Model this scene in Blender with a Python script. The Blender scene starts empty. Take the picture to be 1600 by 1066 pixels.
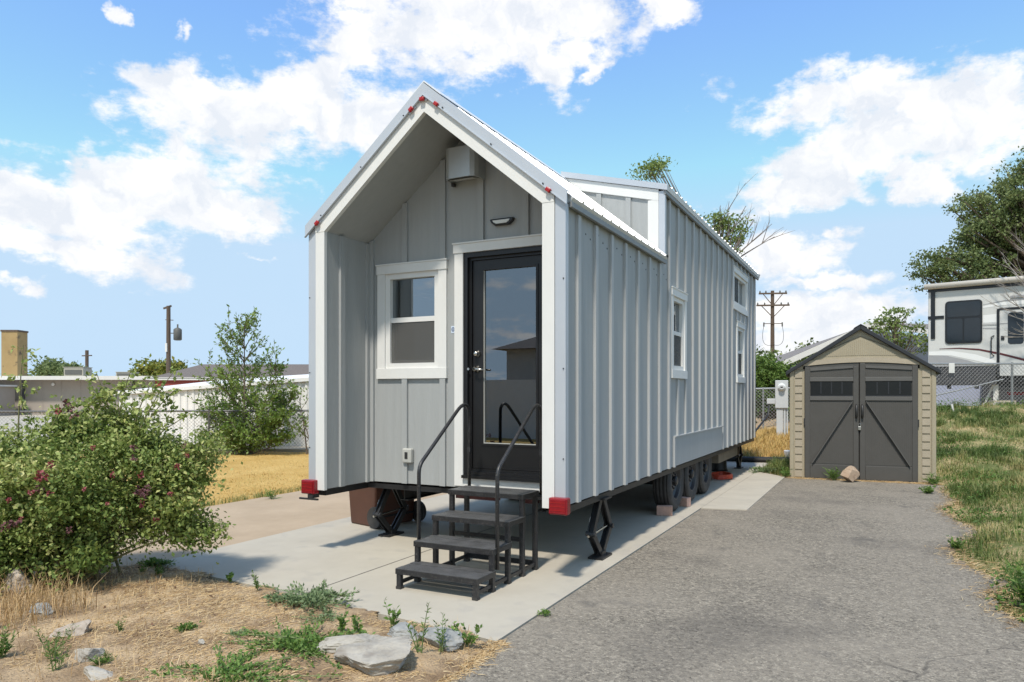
import bpy, bmesh, math, random
import numpy as np
from mathutils import Vector, Matrix, noise as mnoise

scene = bpy.context.scene
COL = scene.collection
R = math.radians
PI = math.pi

# ------------------------------------------------------------------ camera
cam_data = bpy.data.cameras.new("camera")
cam = bpy.data.objects.new("camera", cam_data)
COL.objects.link(cam)
cam.location = (3.458, -5.164, 1.4955)
cam.rotation_euler = (R(90), 0, 0.4707)
cam_data.sensor_width = 36.0
cam_data.lens = 36.0 * 1125.16 / 1600.0
cam_data.shift_y = (613.2 - 533.0) / 1600.0
cam_data.clip_end = 3000
scene.camera = cam

# ------------------------------------------------------------------ sun, sky, exposure
SUN_DIR = Vector((0.075, -0.60, 1.0)).normalized()
SUN_EL = math.asin(SUN_DIR.z)
SUN_ROT = math.atan2(SUN_DIR.x, SUN_DIR.y)
sun_data = bpy.data.lights.new("sun", 'SUN')
sun_data.energy = 2.3
sun_data.angle = R(4.5)
sun_data.color = (1.0, 0.93, 0.83)
sun = bpy.data.objects.new("sun", sun_data)
COL.objects.link(sun)
sun.rotation_euler = (-SUN_DIR).to_track_quat('-Z', 'Y').to_euler()

world = bpy.data.worlds.new("World")
scene.world = world
world.use_nodes = True
vs = scene.view_settings
vs.view_transform = 'Standard'
vs.look = 'None'
vs.gamma = 1.0
vs.use_curve_mapping = False
vs.exposure = 0.88


def build_world():
    nt = world.node_tree
    N, L = nt.nodes, nt.links
    N.clear()
    out = N.new('ShaderNodeOutputWorld')
    bg = N.new('ShaderNodeBackground')
    bg.inputs['Strength'].default_value = 0.15
    sky = N.new('ShaderNodeTexSky')
    sky.sky_type = 'NISHITA'
    sky.sun_disc = False
    sky.sun_elevation = SUN_EL
    sky.sun_rotation = SUN_ROT
    sky.altitude = 1300
    sky.air_density = 1.0
    sky.dust_density = 0.6
    sky.ozone_density = 1.5

    def math_node(op, a, b=None, c=None, clamp=False):
        n = N.new('ShaderNodeMath'); n.operation = op; n.use_clamp = clamp
        for i, v in enumerate((a, b, c)):
            if v is None: continue
            if isinstance(v, (int, float)): n.inputs[i].default_value = v
            else: L.new(v, n.inputs[i])
        return n.outputs[0]
    tc = N.new('ShaderNodeTexCoord')
    sep = N.new('ShaderNodeSeparateXYZ')
    L.new(tc.outputs['Generated'], sep.inputs[0])
    x, y, z = sep.outputs
    az = math_node('MULTIPLY', math_node('ARCTAN2', x, y), 180 / PI)
    el = math_node('MULTIPLY', math_node('ARCSINE', z), 180 / PI)
    ae = N.new('ShaderNodeCombineXYZ')
    L.new(az, ae.inputs[0]); L.new(el, ae.inputs[1])
    # warp the cloud outlines
    wn = N.new('ShaderNodeTexNoise'); wn.inputs['Scale'].default_value = 0.22
    wn.inputs['Detail'].default_value = 5; wn.inputs['Roughness'].default_value = 0.6
    L.new(ae.outputs[0], wn.inputs['Vector'])
    ws = N.new('ShaderNodeVectorMath'); ws.operation = 'SUBTRACT'
    L.new(wn.outputs['Color'], ws.inputs[0]); ws.inputs[1].default_value = (.5, .5, .5)
    wm = N.new('ShaderNodeVectorMath'); wm.operation = 'MULTIPLY'
    L.new(ws.outputs[0], wm.inputs[0]); wm.inputs[1].default_value = (8, 4.4, 0)
    wa = N.new('ShaderNodeVectorMath'); wa.operation = 'ADD'
    L.new(ae.outputs[0], wa.inputs[0]); L.new(wm.outputs[0], wa.inputs[1])
    banks = [(-30.0,27.0,11.93,3.43,5),(-24.9,24.7,3.56,1.89,-40),(-21.9,27.5,4.55,2.39,0),(-38.5,25.7,3.42,1.42,0),
             (-45.2,20.7,9.65,2.62,12),(-50.9,21.0,3.83,1.62,0),(-38.5,20.4,5.87,2.63,10),(-41.9,23.4,2.85,1.45,30),
             (-53.0,14.5,8.63,2.66,14),(-58.5,12.1,5.55,2.49,-5),(-49.6,13.1,5.2,1.78,10),(-58.1,9.4,5.6,1.48,-8),
             (-61.5,12.6,4.2,2.4,0),(-61.5,6.6,1.9,.83,0),(0.7,20.0,9.18,1.99,-5),(4.9,17.7,6.97,2.94,0),
             (-1.7,16.9,6.25,2.32,15),(-4.3,15.1,5.63,1.66,10),(3.0,14.2,3.05,1.04,-20),(-6.7,19.9,2.24,1.27,0),
             (-6.3,10.1,3.79,1.75,0),(-3.4,8.0,4.07,.64,0),(-3.0,11.4,1.28,.8,-40),(-3.0,5.7,7.23,1.84,0),
             (-5.6,3.5,5.3,1.42,0),(-55.8,24.7,1.02,.59,-20),(-51.6,24.5,1.43,.69,30),(-14.7,27.6,2.92,1.09,-10),
             (-46.5,9.8,2.03,.47,0),(-58.1,15.4,.93,.4,-20),(-20.4,23.5,2.01,.94,40)]
    best = None
    for (a, e, rx, ry, rot) in banks:
        mp = N.new('ShaderNodeMapping'); mp.vector_type = 'TEXTURE'
        mp.inputs['Location'].default_value = (a, e, 0)
        mp.inputs['Rotation'].default_value = (0, 0, R(rot))
        mp.inputs['Scale'].default_value = (rx * 1.25, ry * 1.25, 1)
        L.new(wa.outputs[0], mp.inputs['Vector'])
        ln = N.new('ShaderNodeVectorMath'); ln.operation = 'LENGTH'
        L.new(mp.outputs[0], ln.inputs[0])
        v = math_node('SUBTRACT', 1.0 if rx > 2.5 else .60, ln.outputs['Value'])
        best = v if best is None else math_node('SMOOTH_MAX', best, v, 0.18)
    # the same kind of broken cumulus over the rest of the sky
    cu = N.new('ShaderNodeVectorMath'); cu.operation = 'DIVIDE'
    cz = N.new('ShaderNodeCombineXYZ')
    zz = math_node('MAXIMUM', math_node('ADD', z, 0.12), 0.05)
    for i in range(3): L.new(zz, cz.inputs[i])
    L.new(tc.outputs['Generated'], cu.inputs[0]); L.new(cz.outputs[0], cu.inputs[1])
    gn = N.new('ShaderNodeTexNoise'); gn.inputs['Scale'].default_value = 1.3
    gn.inputs['Detail'].default_value = 7; gn.inputs['Roughness'].default_value = 0.55
    L.new(cu.outputs[0], gn.inputs['Vector'])
    gen = math_node('MULTIPLY', math_node('SUBTRACT', gn.outputs['Fac'], 0.52), 4.0)
    # in the part of the sky the photograph shows, its own clouds stand
    daz = math_node('ABSOLUTE', math_node('ADD', az, 27.0))
    away = N.new('ShaderNodeMapRange')
    L.new(daz, away.inputs['Value']); away.inputs['From Min'].default_value = 38; away.inputs['From Max'].default_value = 55
    high = N.new('ShaderNodeMapRange')
    L.new(el, high.inputs['Value']); high.inputs['From Min'].default_value = 29; high.inputs['From Max'].default_value = 40
    gate = math_node('MAXIMUM', away.outputs[0], high.outputs[0])
    gen = math_node('SUBTRACT', gen, math_node('MULTIPLY', math_node('SUBTRACT', 1.0, gate), 3.0))
    best = math_node('MAXIMUM', best, gen)
    dn = N.new('ShaderNodeTexNoise'); dn.inputs['Scale'].default_value = 0.42
    dn.inputs['Detail'].default_value = 9; dn.inputs['Roughness'].default_value = 0.62
    dm = N.new('ShaderNodeMapping'); dm.inputs['Scale'].default_value = (.75, 1.4, 1)
    L.new(ae.outputs[0], dm.inputs['Vector']); L.new(dm.outputs[0], dn.inputs['Vector'])
    dens = math_node('ADD', best, math_node('MULTIPLY', math_node('SUBTRACT', dn.outputs['Fac'], 0.5), 1.9))
    mr = N.new('ShaderNodeMapRange'); mr.interpolation_type = 'SMOOTHSTEP'
    L.new(dens, mr.inputs['Value'])
    mr.inputs['From Min'].default_value = -0.04; mr.inputs['From Max'].default_value = 0.48
    mr.inputs['To Max'].default_value = 0.97
    # thin veil and pale horizon
    veil = N.new('ShaderNodeMapRange'); veil.interpolation_type = 'SMOOTHSTEP'
    L.new(el, veil.inputs['Value']); veil.inputs['From Min'].default_value = 20; veil.inputs['From Max'].default_value = -2
    veil.inputs['To Min'].default_value = 0.02; veil.inputs['To Max'].default_value = 0.20
    vn = N.new('ShaderNodeTexNoise'); vn.inputs['Scale'].default_value = 0.1; vn.inputs['Detail'].default_value = 6
    L.new(ae.outputs[0], vn.inputs['Vector'])
    veil2 = math_node('MULTIPLY', veil.outputs[0], math_node('MULTIPLY', vn.outputs['Fac'], 2.0))
    # cloud colour: white crests, faintly grey-blue bases
    cn = N.new('ShaderNodeTexNoise'); cn.inputs['Scale'].default_value = 0.3; cn.inputs['Detail'].default_value = 6
    cn.inputs['Roughness'].default_value = 0.55
    L.new(wa.outputs[0], cn.inputs['Vector'])
    cr = N.new('ShaderNodeMapRange')
    L.new(cn.outputs['Fac'], cr.inputs['Value']); cr.inputs['From Min'].default_value = .38; cr.inputs['From Max'].default_value = .6
    cm = N.new('ShaderNodeMixRGB'); cm.inputs[1].default_value = (3.05, 3.2, 3.45, 1); cm.inputs[2].default_value = (4.0, 3.95, 3.9, 1)
    L.new(cr.outputs[0], cm.inputs[0])
    tint = N.new('ShaderNodeMixRGB'); tint.blend_type = 'MULTIPLY'; tint.inputs[0].default_value = 1.0
    L.new(sky.outputs[0], tint.inputs[1]); tint.inputs[2].default_value = SKY_TINT
    lim = N.new('ShaderNodeMixRGB'); lim.blend_type = 'DARKEN'; lim.inputs[0].default_value = 1.0      # the horizon never washes out to white
    L.new(tint.outputs[0], lim.inputs[1]); lim.inputs[2].default_value = (1.95, 2.70, 3.50, 1)
    m1 = N.new('ShaderNodeMixRGB'); L.new(veil2, m1.inputs[0]); L.new(lim.outputs[0], m1.inputs[1])
    m1.inputs[2].default_value = (2.6, 3.1, 3.6, 1)
    m2 = N.new('ShaderNodeMixRGB'); L.new(mr.outputs[0], m2.inputs[0]); L.new(m1.outputs[0], m2.inputs[1]); L.new(cm.outputs[0], m2.inputs[2])
    L.new(m2.outputs[0], bg.inputs['Color'])
    L.new(bg.outputs[0], out.inputs[0])


SKY_TINT = (0.86, 1.04, 1.12, 1)
build_world()

# ------------------------------------------------------------------ materials
MATS = {}


def mat(name, c, rough=.6, metal=0., var=.12, vscale=6., c2=None, bump=0., bscale=60., stretch=(1, 1, 1), spec=.5, speck=None):
    """base colour broken up by two noises, with optional fine relief"""
    m = bpy.data.materials.new(name); m.use_nodes = True
    nt = m.node_tree; N, L = nt.nodes, nt.links
    b = N['Principled BSDF']
    b.inputs['Roughness'].default_value = rough
    b.inputs['Metallic'].default_value = metal
    b.inputs['Specular IOR Level'].default_value = spec
    geo = N.new('ShaderNodeNewGeometry')
    mp = N.new('ShaderNodeMapping'); mp.inputs['Scale'].default_value = stretch
    L.new(geo.outputs['Position'], mp.inputs['Vector'])
    n1 = N.new('ShaderNodeTexNoise'); n1.inputs['Scale'].default_value = vscale; n1.inputs['Detail'].default_value = 6
    n1.inputs['Roughness'].default_value = .65
    L.new(mp.outputs[0], n1.inputs['Vector'])
    rmp = N.new('ShaderNodeMapRange'); L.new(n1.outputs['Fac'], rmp.inputs['Value'])
    rmp.inputs['From Min'].default_value = .3; rmp.inputs['From Max'].default_value = .7
    mx = N.new('ShaderNodeMixRGB'); L.new(rmp.outputs[0], mx.inputs[0])
    if c2 is None:
        c1 = tuple(max(0, v * (1 - var)) for v in c); c2 = tuple(min(1, v * (1 + var)) for v in c)
    else:
        c1 = c
    mx.inputs[1].default_value = (*c1, 1); mx.inputs[2].default_value = (*c2, 1)
    src = mx.outputs[0]
    if speck:
        (sc, col, amt) = speck
        vn = N.new('ShaderNodeTexNoise'); vn.inputs['Scale'].default_value = sc; vn.inputs['Detail'].default_value = 3
        L.new(geo.outputs['Position'], vn.inputs['Vector'])
        sr = N.new('ShaderNodeMapRange'); L.new(vn.outputs['Fac'], sr.inputs['Value'])
        sr.inputs['From Min'].default_value = .58; sr.inputs['From Max'].default_value = .68; sr.inputs['To Max'].default_value = amt
        sm = N.new('ShaderNodeMixRGB'); L.new(sr.outputs[0], sm.inputs[0]); L.new(src, sm.inputs[1]); sm.inputs[2].default_value = (*col, 1)
        src = sm.outputs[0]
    L.new(src, b.inputs['Base Color'])
    if bump:
        n2 = N.new('ShaderNodeTexNoise'); n2.inputs['Scale'].default_value = bscale; n2.inputs['Detail'].default_value = 4
        L.new(mp.outputs[0], n2.inputs['Vector'])
        bp = N.new('ShaderNodeBump'); bp.inputs['Strength'].default_value = bump; bp.inputs['Distance'].default_value = .01
        L.new(n2.outputs['Fac'], bp.inputs['Height']); L.new(bp.outputs[0], b.inputs['Normal'])
    MATS[name] = m
    return m


def leaf_mat(name, cols, trans=.25, rough=.55):
    """three leaf colours picked by the per-leaf attribute 'tint'"""
    m = bpy.data.materials.new(name); m.use_nodes = True
    nt = m.node_tree; N, L = nt.nodes, nt.links
    b = N['Principled BSDF']; b.inputs['Roughness'].default_value = rough; b.inputs['Specular IOR Level'].default_value = .35
    at = N.new('ShaderNodeAttribute'); at.attribute_name = 'tint'
    cr = N.new('ShaderNodeValToRGB')
    el = cr.color_ramp.elements
    el[0].position = 0; el[0].color = (*cols[0], 1); el[1].position = 1; el[1].color = (*cols[-1], 1)
    for i, c in enumerate(cols[1:-1]):
        e = el.new((i + 1) / (len(cols) - 1)); e.color = (*c, 1)
    L.new(at.outputs['Fac'], cr.inputs[0]); L.new(cr.outputs[0], b.inputs['Base Color'])
    t = N.new('ShaderNodeBsdfTranslucent'); L.new(cr.outputs[0], t.inputs['Color'])
    mx = N.new('ShaderNodeMixShader'); mx.inputs[0].default_value = trans
    L.new(b.outputs[0], mx.inputs[1]); L.new(t.outputs[0], mx.inputs[2])
    L.new(mx.outputs[0], N['Material Output'].inputs['Surface'])
    MATS[name] = m
    return m


def glass_mat(name, refl=.22, tint=(.42, .46, .45)):
    m = bpy.data.materials.new(name); m.use_nodes = True
    nt = m.node_tree; N, L = nt.nodes, nt.links
    N.remove(N['Principled BSDF'])
    g = N.new('ShaderNodeBsdfGlossy'); g.inputs['Roughness'].default_value = .004; g.inputs['Color'].default_value = (.9, .95, 1, 1)
    t = N.new('ShaderNodeBsdfTransparent'); t.inputs['Color'].default_value = (*tint, 1)
    lw = N.new('ShaderNodeLayerWeight'); lw.inputs['Blend'].default_value = .35
    mr = N.new('ShaderNodeMapRange'); L.new(lw.outputs['Fresnel'], mr.inputs['Value'])
    mr.inputs['From Min'].default_value = 0; mr.inputs['To Min'].default_value = refl; mr.inputs['To Max'].default_value = .95
    mx = N.new('ShaderNodeMixShader'); L.new(mr.outputs[0], mx.inputs[0]); L.new(t.outputs[0], mx.inputs[1]); L.new(g.outputs[0], mx.inputs[2])
    L.new(mx.outputs[0], N['Material Output'].inputs['Surface'])
    MATS[name] = m
    return m


def mesh_screen_mat(name, c, alpha):
    m = bpy.data.materials.new(name); m.use_nodes = True
    nt = m.node_tree; N, L = nt.nodes, nt.links
    b = N['Principled BSDF']; b.inputs['Base Color'].default_value = (*c, 1); b.inputs['Roughness'].default_value = .8
    t = N.new('ShaderNodeBsdfTransparent')
    mx = N.new('ShaderNodeMixShader'); mx.inputs[0].default_value = alpha
    L.new(t.outputs[0], mx.inputs[1]); L.new(b.outputs[0], mx.inputs[2])
    L.new(mx.outputs[0], N['Material Output'].inputs['Surface'])
    MATS[name] = m
    return m


mat('siding', (.355, .367, .364), .62, var=.05, vscale=3, bump=.35, bscale=26, stretch=(5, 5, .35))
mat('batten', (.42, .43, .428), .6, var=.05, vscale=3, bump=.25, bscale=26, stretch=(5, 5, .35))  # paler siding copy for side-wall battens: their sunlit edges put into the colour
mat('eave', (.24, .25, .25), .5, var=.08)
mat('trim', (.72, .715, .69), .5, var=.025, vscale=4, bump=.12, bscale=30, stretch=(3, 3, 1))
mat('galv', (.50, .53, .57), .36, metal=.2, var=.04, vscale=2)
mat('roofmetal', (.74, .75, .755), .35, metal=.15, var=.04, vscale=2)
mat('steel', (.018, .018, .019), .45, var=.3, vscale=14)
mat('blackpaint', (.013, .013, .015), .38, var=.2, vscale=10)
mat('doorblack', (.008, .008, .009), .4, var=.15, vscale=8)
mat('stepblack', (.022, .022, .024), .42, var=.35, vscale=18, speck=(90, (.16, .15, .13), .35))
mat('treadtop', (.085, .085, .085), .42, var=.35, vscale=9, bump=.6, bscale=260, speck=(60, (.17, .16, .14), .3))
mat('rubber', (.042, .04, .038), .75, var=.3, vscale=14, bump=.15, bscale=90)
mat('rim', (.055, .055, .058), .38, metal=.4, var=.2)
mat('nickel', (.62, .6, .56), .25, metal=1., var=.05)
mat('hoodmetal', (.47, .49, .49), .38, metal=.45, var=.05)
mat('interior', (.20, .19, .175), .8, var=.1)
mat('interiorfloor', (.16, .12, .085), .6, var=.2)
mat('curtain', (.45, .43, .38), .8, var=.1)
mat('redlens', (.24, .006, .012), .22, var=.2, vscale=60, bump=.3, bscale=160)
mat('amberlens', (.36, .012, .014), .2, var=.2, vscale=80)
mat('lens', (.72, .72, .68), .3, var=.05)
mat('plastic_grey', (.44, .44, .41), .5, var=.06)
mat('plastic_dark', (.03, .03, .03), .5, var=.1)
mat('stickerwhite', (.6, .68, .78), .4, var=.02)
mat('stickerblue', (.02, .05, .16), .4, var=.02)
mat('binbrown', (.085, .034, .02), .5, var=.12, vscale=4)
mat('tankbrown', (.16, .135, .1), .7, var=.15)
mat('chock', (.52, .33, .26), .85, var=.15, vscale=18, bump=.4, bscale=90)
mat('concrete', (.40, .363, .295), .85, c2=(.465, .425, .348), vscale=1.7, bump=.15, bscale=120, speck=(4.1, (.345, .32, .28), .4))
mat('tanconcrete', (.36, .272, .178), .85, c2=(.45, .345, .235), vscale=1.3, bump=.2, bscale=110, speck=(25, (.36, .27, .19), .3))
mat('jointdark', (.16, .15, .13), .9, var=.2)
mat('bark', (.10, .075, .055), .85, c2=(.17, .13, .10), vscale=14, bump=.6, bscale=40, stretch=(2, 2, .5))
mat('barkpale', (.36, .33, .30), .8, c2=(.25, .22, .19), vscale=14)
mat('deadwood', (.15, .125, .11), .85, c2=(.23, .19, .16), vscale=10)
mat('cane', (.14, .16, .06), .7, c2=(.2, .17, .09), vscale=8)
mat('weedstem', (.11, .17, .05), .7, c2=(.17, .21, .08), vscale=20)
mat('rosepetal', (.20, .022, .03), .6, c2=(.32, .075, .085), vscale=30)
mat('roseold', (.09, .035, .04), .8, c2=(.18, .07, .07), vscale=30)
mat('rock', (.25, .225, .19), .85, c2=(.45, .42, .36), vscale=5, bump=.8, bscale=26, stretch=(1, 1, 3), speck=(9, (.22, .19, .16), .6))
mat('rockdark', (.20, .205, .20), .85, c2=(.33, .33, .31), vscale=6, bump=.8, bscale=26, speck=(14, (.45, .42, .36), .4))
mat('rockpink', (.32, .27, .22), .85, c2=(.45, .39, .33), vscale=8, bump=.7, bscale=30)
mat('rocktan', (.36, .25, .17), .85, c2=(.44, .34, .25), vscale=7, bump=.7, bscale=30, speck=(18, (.25, .17, .12), .5))
mat('shedtan', (.36, .315, .225), .6, var=.05, vscale=3, bump=.2, bscale=90)
mat('shedquoin', (.40, .345, .26), .65, var=.06, vscale=5, bump=.3, bscale=60)
mat('shedgrey', (.077, .074, .068), .6, var=.06, vscale=5, bump=.2, bscale=90)
mat('shedgreylight', (.105, .102, .096), .6, var=.06, vscale=5)
mat('shedroof', (.022, .025, .03), .6, var=.15, vscale=8)
mat('shedglass', (.006, .007, .007), .35, var=.2)
mat('rvwhite', (.60, .60, .58), .3, var=.02)
mat('rvlight', (.78, .78, .77), .3, var=.02)
mat('rvgrey', (.33, .33, .34), .35, var=.04)
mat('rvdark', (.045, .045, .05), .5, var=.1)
mat('rvblack', (.014, .015, .017), .3, var=.1)
mat('rvmaroon', (.10, .025, .025), .35, var=.05)
mat('rvglass', (.018, .025, .032), .08, var=.1)
mat('awning', (.56, .52, .45), .7, var=.05)
mat('bluewall', (.36, .39, .52), .8, var=.06)
mat('wire', (.30, .30, .30), .45, metal=.5, var=.05)
mat('pipe', (.33, .34, .34), .45, metal=.5, var=.06)
mat('darkpipe', (.12, .12, .12), .5, metal=.4, var=.06)
mat('metergrey', (.52, .53, .53), .45, var=.04)
mat('cable', (.012, .012, .012), .5)
mat('whitesteel', (.76, .745, .72), .5, var=.03, vscale=2)
mat('whitesteel_roof', (.78, .77, .75), .45, var=.03, vscale=2)
mat('beigewall', (.35, .305, .26), .8, var=.05, vscale=1.5)
mat('fasciawhite', (.66, .64, .60), .6, var=.04)
mat('chimney', (.30, .20, .085), .85, c2=(.38, .27, .12), vscale=.9, speck=(1.6, (.09, .07, .045), .95))
mat('shingle', (.125, .105, .092), .9, c2=(.17, .145, .13), vscale=9, bump=.5, bscale=22, speck=(30, (.08, .07, .065), .6))
mat('shinglegrey', (.17, .15, .14), .9, c2=(.24, .22, .205), vscale=9, bump=.5, bscale=22, speck=(30, (.11, .09, .085), .6))
mat('redwall', (.24, .045, .03), .8, var=.1)
mat('housewall', (.42, .39, .35), .8, var=.06)
mat('bluegrey', (.10, .115, .14), .7, var=.06)
mat('polewood', (.085, .058, .042), .9, c2=(.13, .095, .07), vscale=4, stretch=(4, 4, .4))
mat('transformer', (.10, .10, .09), .6, var=.1)
mat('aircon', (.34, .32, .26), .6, var=.08)
mat('hosered', (.40, .05, .02), .5, var=.1)
mat('whiteblock', (.68, .67, .64), .7, var=.05)
mat('blockconc', (.50, .44, .33), .9, var=.1)
glass_mat('glass', .24)
glass_mat('glassdoor', .17, tint=(.22, .25, .25))
mesh_screen_mat('screen', (.12, .12, .115), .62)
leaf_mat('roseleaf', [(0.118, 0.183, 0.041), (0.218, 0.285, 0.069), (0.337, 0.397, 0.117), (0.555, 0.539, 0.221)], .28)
leaf_mat('elmleaf', [(0.096, 0.167, 0.035), (0.177, 0.276, 0.056), (0.296, 0.392, 0.090)], .35)
leaf_mat('freshleaf', [(.14, .21, .05), (.23, .31, .085), (.33, .40, .15)], .42)
leaf_mat('bigelmleaf', [(0.103, 0.150, 0.051), (0.172, 0.219, 0.078), (0.251, 0.290, 0.113)], .3)
leaf_mat('hedgeleaf', [(0.062, 0.117, 0.021), (0.117, 0.193, 0.039), (0.179, 0.261, 0.055)], .3)
leaf_mat('yellowleaf', [(0.117, 0.156, 0.026), (0.208, 0.234, 0.039), (0.325, 0.273, 0.052)], .3)
leaf_mat('weedleaf', [(0.075, 0.150, 0.031), (0.125, 0.225, 0.044), (0.200, 0.300, 0.069)], .3)
leaf_mat('matleaf', [(0.116, 0.173, 0.077), (0.173, 0.243, 0.110), (0.243, 0.300, 0.154)], .2)
leaf_mat('grassblade', [(0.062, 0.106, 0.025), (0.119, 0.181, 0.043), (0.213, 0.250, 0.075), (0.525, 0.438, 0.200)], .3)
leaf_mat('straw', [(.30, .18, .08), (.50, .335, .155), (.63, .46, .245), (.68, .55, .34)], .15)
leaf_mat('lawnstraw', [(.46, .28, .08), (.58, .375, .12), (.66, .46, .17), (.40, .32, .09)], .15)


def ground_mat():
    m = bpy.data.materials.new('ground'); m.use_nodes = True
    nt = m.node_tree; N, L = nt.nodes, nt.links
    b = N['Principled BSDF']; b.inputs['Roughness'].default_value = .95; b.inputs['Specular IOR Level'].default_value = .2
    geo = N.new('ShaderNodeNewGeometry'); sep = N.new('ShaderNodeSeparateXYZ'); L.new(geo.outputs['Position'], sep.inputs[0])

    def nz(scale, detail=6, rough=.6):
        n = N.new('ShaderNodeTexNoise'); n.inputs['Scale'].default_value = scale; n.inputs['Detail'].default_value = detail
        n.inputs['Roughness'].default_value = rough
        L.new(geo.outputs['Position'], n.inputs['Vector']); return n.outputs['Fac']

    def rng(v, a, b_):
        r = N.new('ShaderNodeMapRange'); L.new(v, r.inputs['Value']); r.inputs['From Min'].default_value = a; r.inputs['From Max'].default_value = b_
        return r.outputs[0]

    def mix(f, a, b_):
        x = N.new('ShaderNodeMixRGB'); L.new(f, x.inputs[0])
        for i, c in ((1, a), (2, b_)):
            if isinstance(c, tuple): x.inputs[i].default_value = (*c, 1)
            else: L.new(c, x.inputs[i])
        return x.outputs[0]
    lawn = mix(rng(nz(1.2), .35, .65), (.50, .31, .09), (.62, .42, .15))
    lawn = mix(rng(nz(40, 4), .45, .75), lawn, (.30, .22, .075))
    bank = mix(rng(nz(1.6), .40, .60), (.15, .17, .06), (.46, .36, .19))
    bank = mix(rng(nz(30, 4), .45, .75), bank, (.08, .095, .035))
    dirt = mix(rng(nz(2.2), .38, .62), (.34, .235, .13), (.46, .335, .19))
    dirt = mix(rng(nz(55, 4), .5, .7), dirt, (.22, .15, .09))
    left = rng(sep.outputs[0], -3.6, -4.0)
    right = rng(sep.outputs[0], 3.2, 4.2)
    c = mix(left, dirt, lawn)
    c = mix(right, c, bank)
    L.new(c, b.inputs['Base Color'])
    bp = N.new('ShaderNodeBump'); bp.inputs['Strength'].default_value = .7; bp.inputs['Distance'].default_value = .03
    L.new(nz(28, 6, .7), bp.inputs['Height']); L.new(bp.outputs[0], b.inputs['Normal'])
    MATS['ground'] = m


def dirt_mat():
    m = bpy.data.materials.new('dirt'); m.use_nodes = True
    nt = m.node_tree; N, L = nt.nodes, nt.links
    b = N['Principled BSDF']; b.inputs['Roughness'].default_value = .95; b.inputs['Specular IOR Level'].default_value = .2
    geo = N.new('ShaderNodeNewGeometry')

    def nz(scale, detail=6):
        n = N.new('ShaderNodeTexNoise'); n.inputs['Scale'].default_value = scale; n.inputs['Detail'].default_value = detail
        L.new(geo.outputs['Position'], n.inputs['Vector']); return n.outputs['Fac']
    r = N.new('ShaderNodeValToRGB')
    e = r.color_ramp.elements; e[0].position = .35; e[0].color = (.23, .155, .09, 1); e[1].position = .62; e[1].color = (.50, .37, .225, 1)
    k = e.new(.5); k.color = (.36, .26, .16, 1)
    L.new(nz(3.2, 9), r.inputs[0])
    r2 = N.new('ShaderNodeMapRange'); L.new(nz(120, 3), r2.inputs['Value']); r2.inputs['From Min'].default_value = .55; r2.inputs['From Max'].default_value = .7
    mx = N.new('ShaderNodeMixRGB'); L.new(r2.outputs[0], mx.inputs[0]); L.new(r.outputs[0], mx.inputs[1]); mx.inputs[2].default_value = (.16, .11, .075, 1)
    L.new(mx.outputs[0], b.inputs['Base Color'])
    bp = N.new('ShaderNodeBump'); bp.inputs['Strength'].default_value = .8; bp.inputs['Distance'].default_value = .02
    L.new(nz(60, 6), bp.inputs['Height']); L.new(bp.outputs[0], b.inputs['Normal'])
    MATS['dirt'] = m


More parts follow.
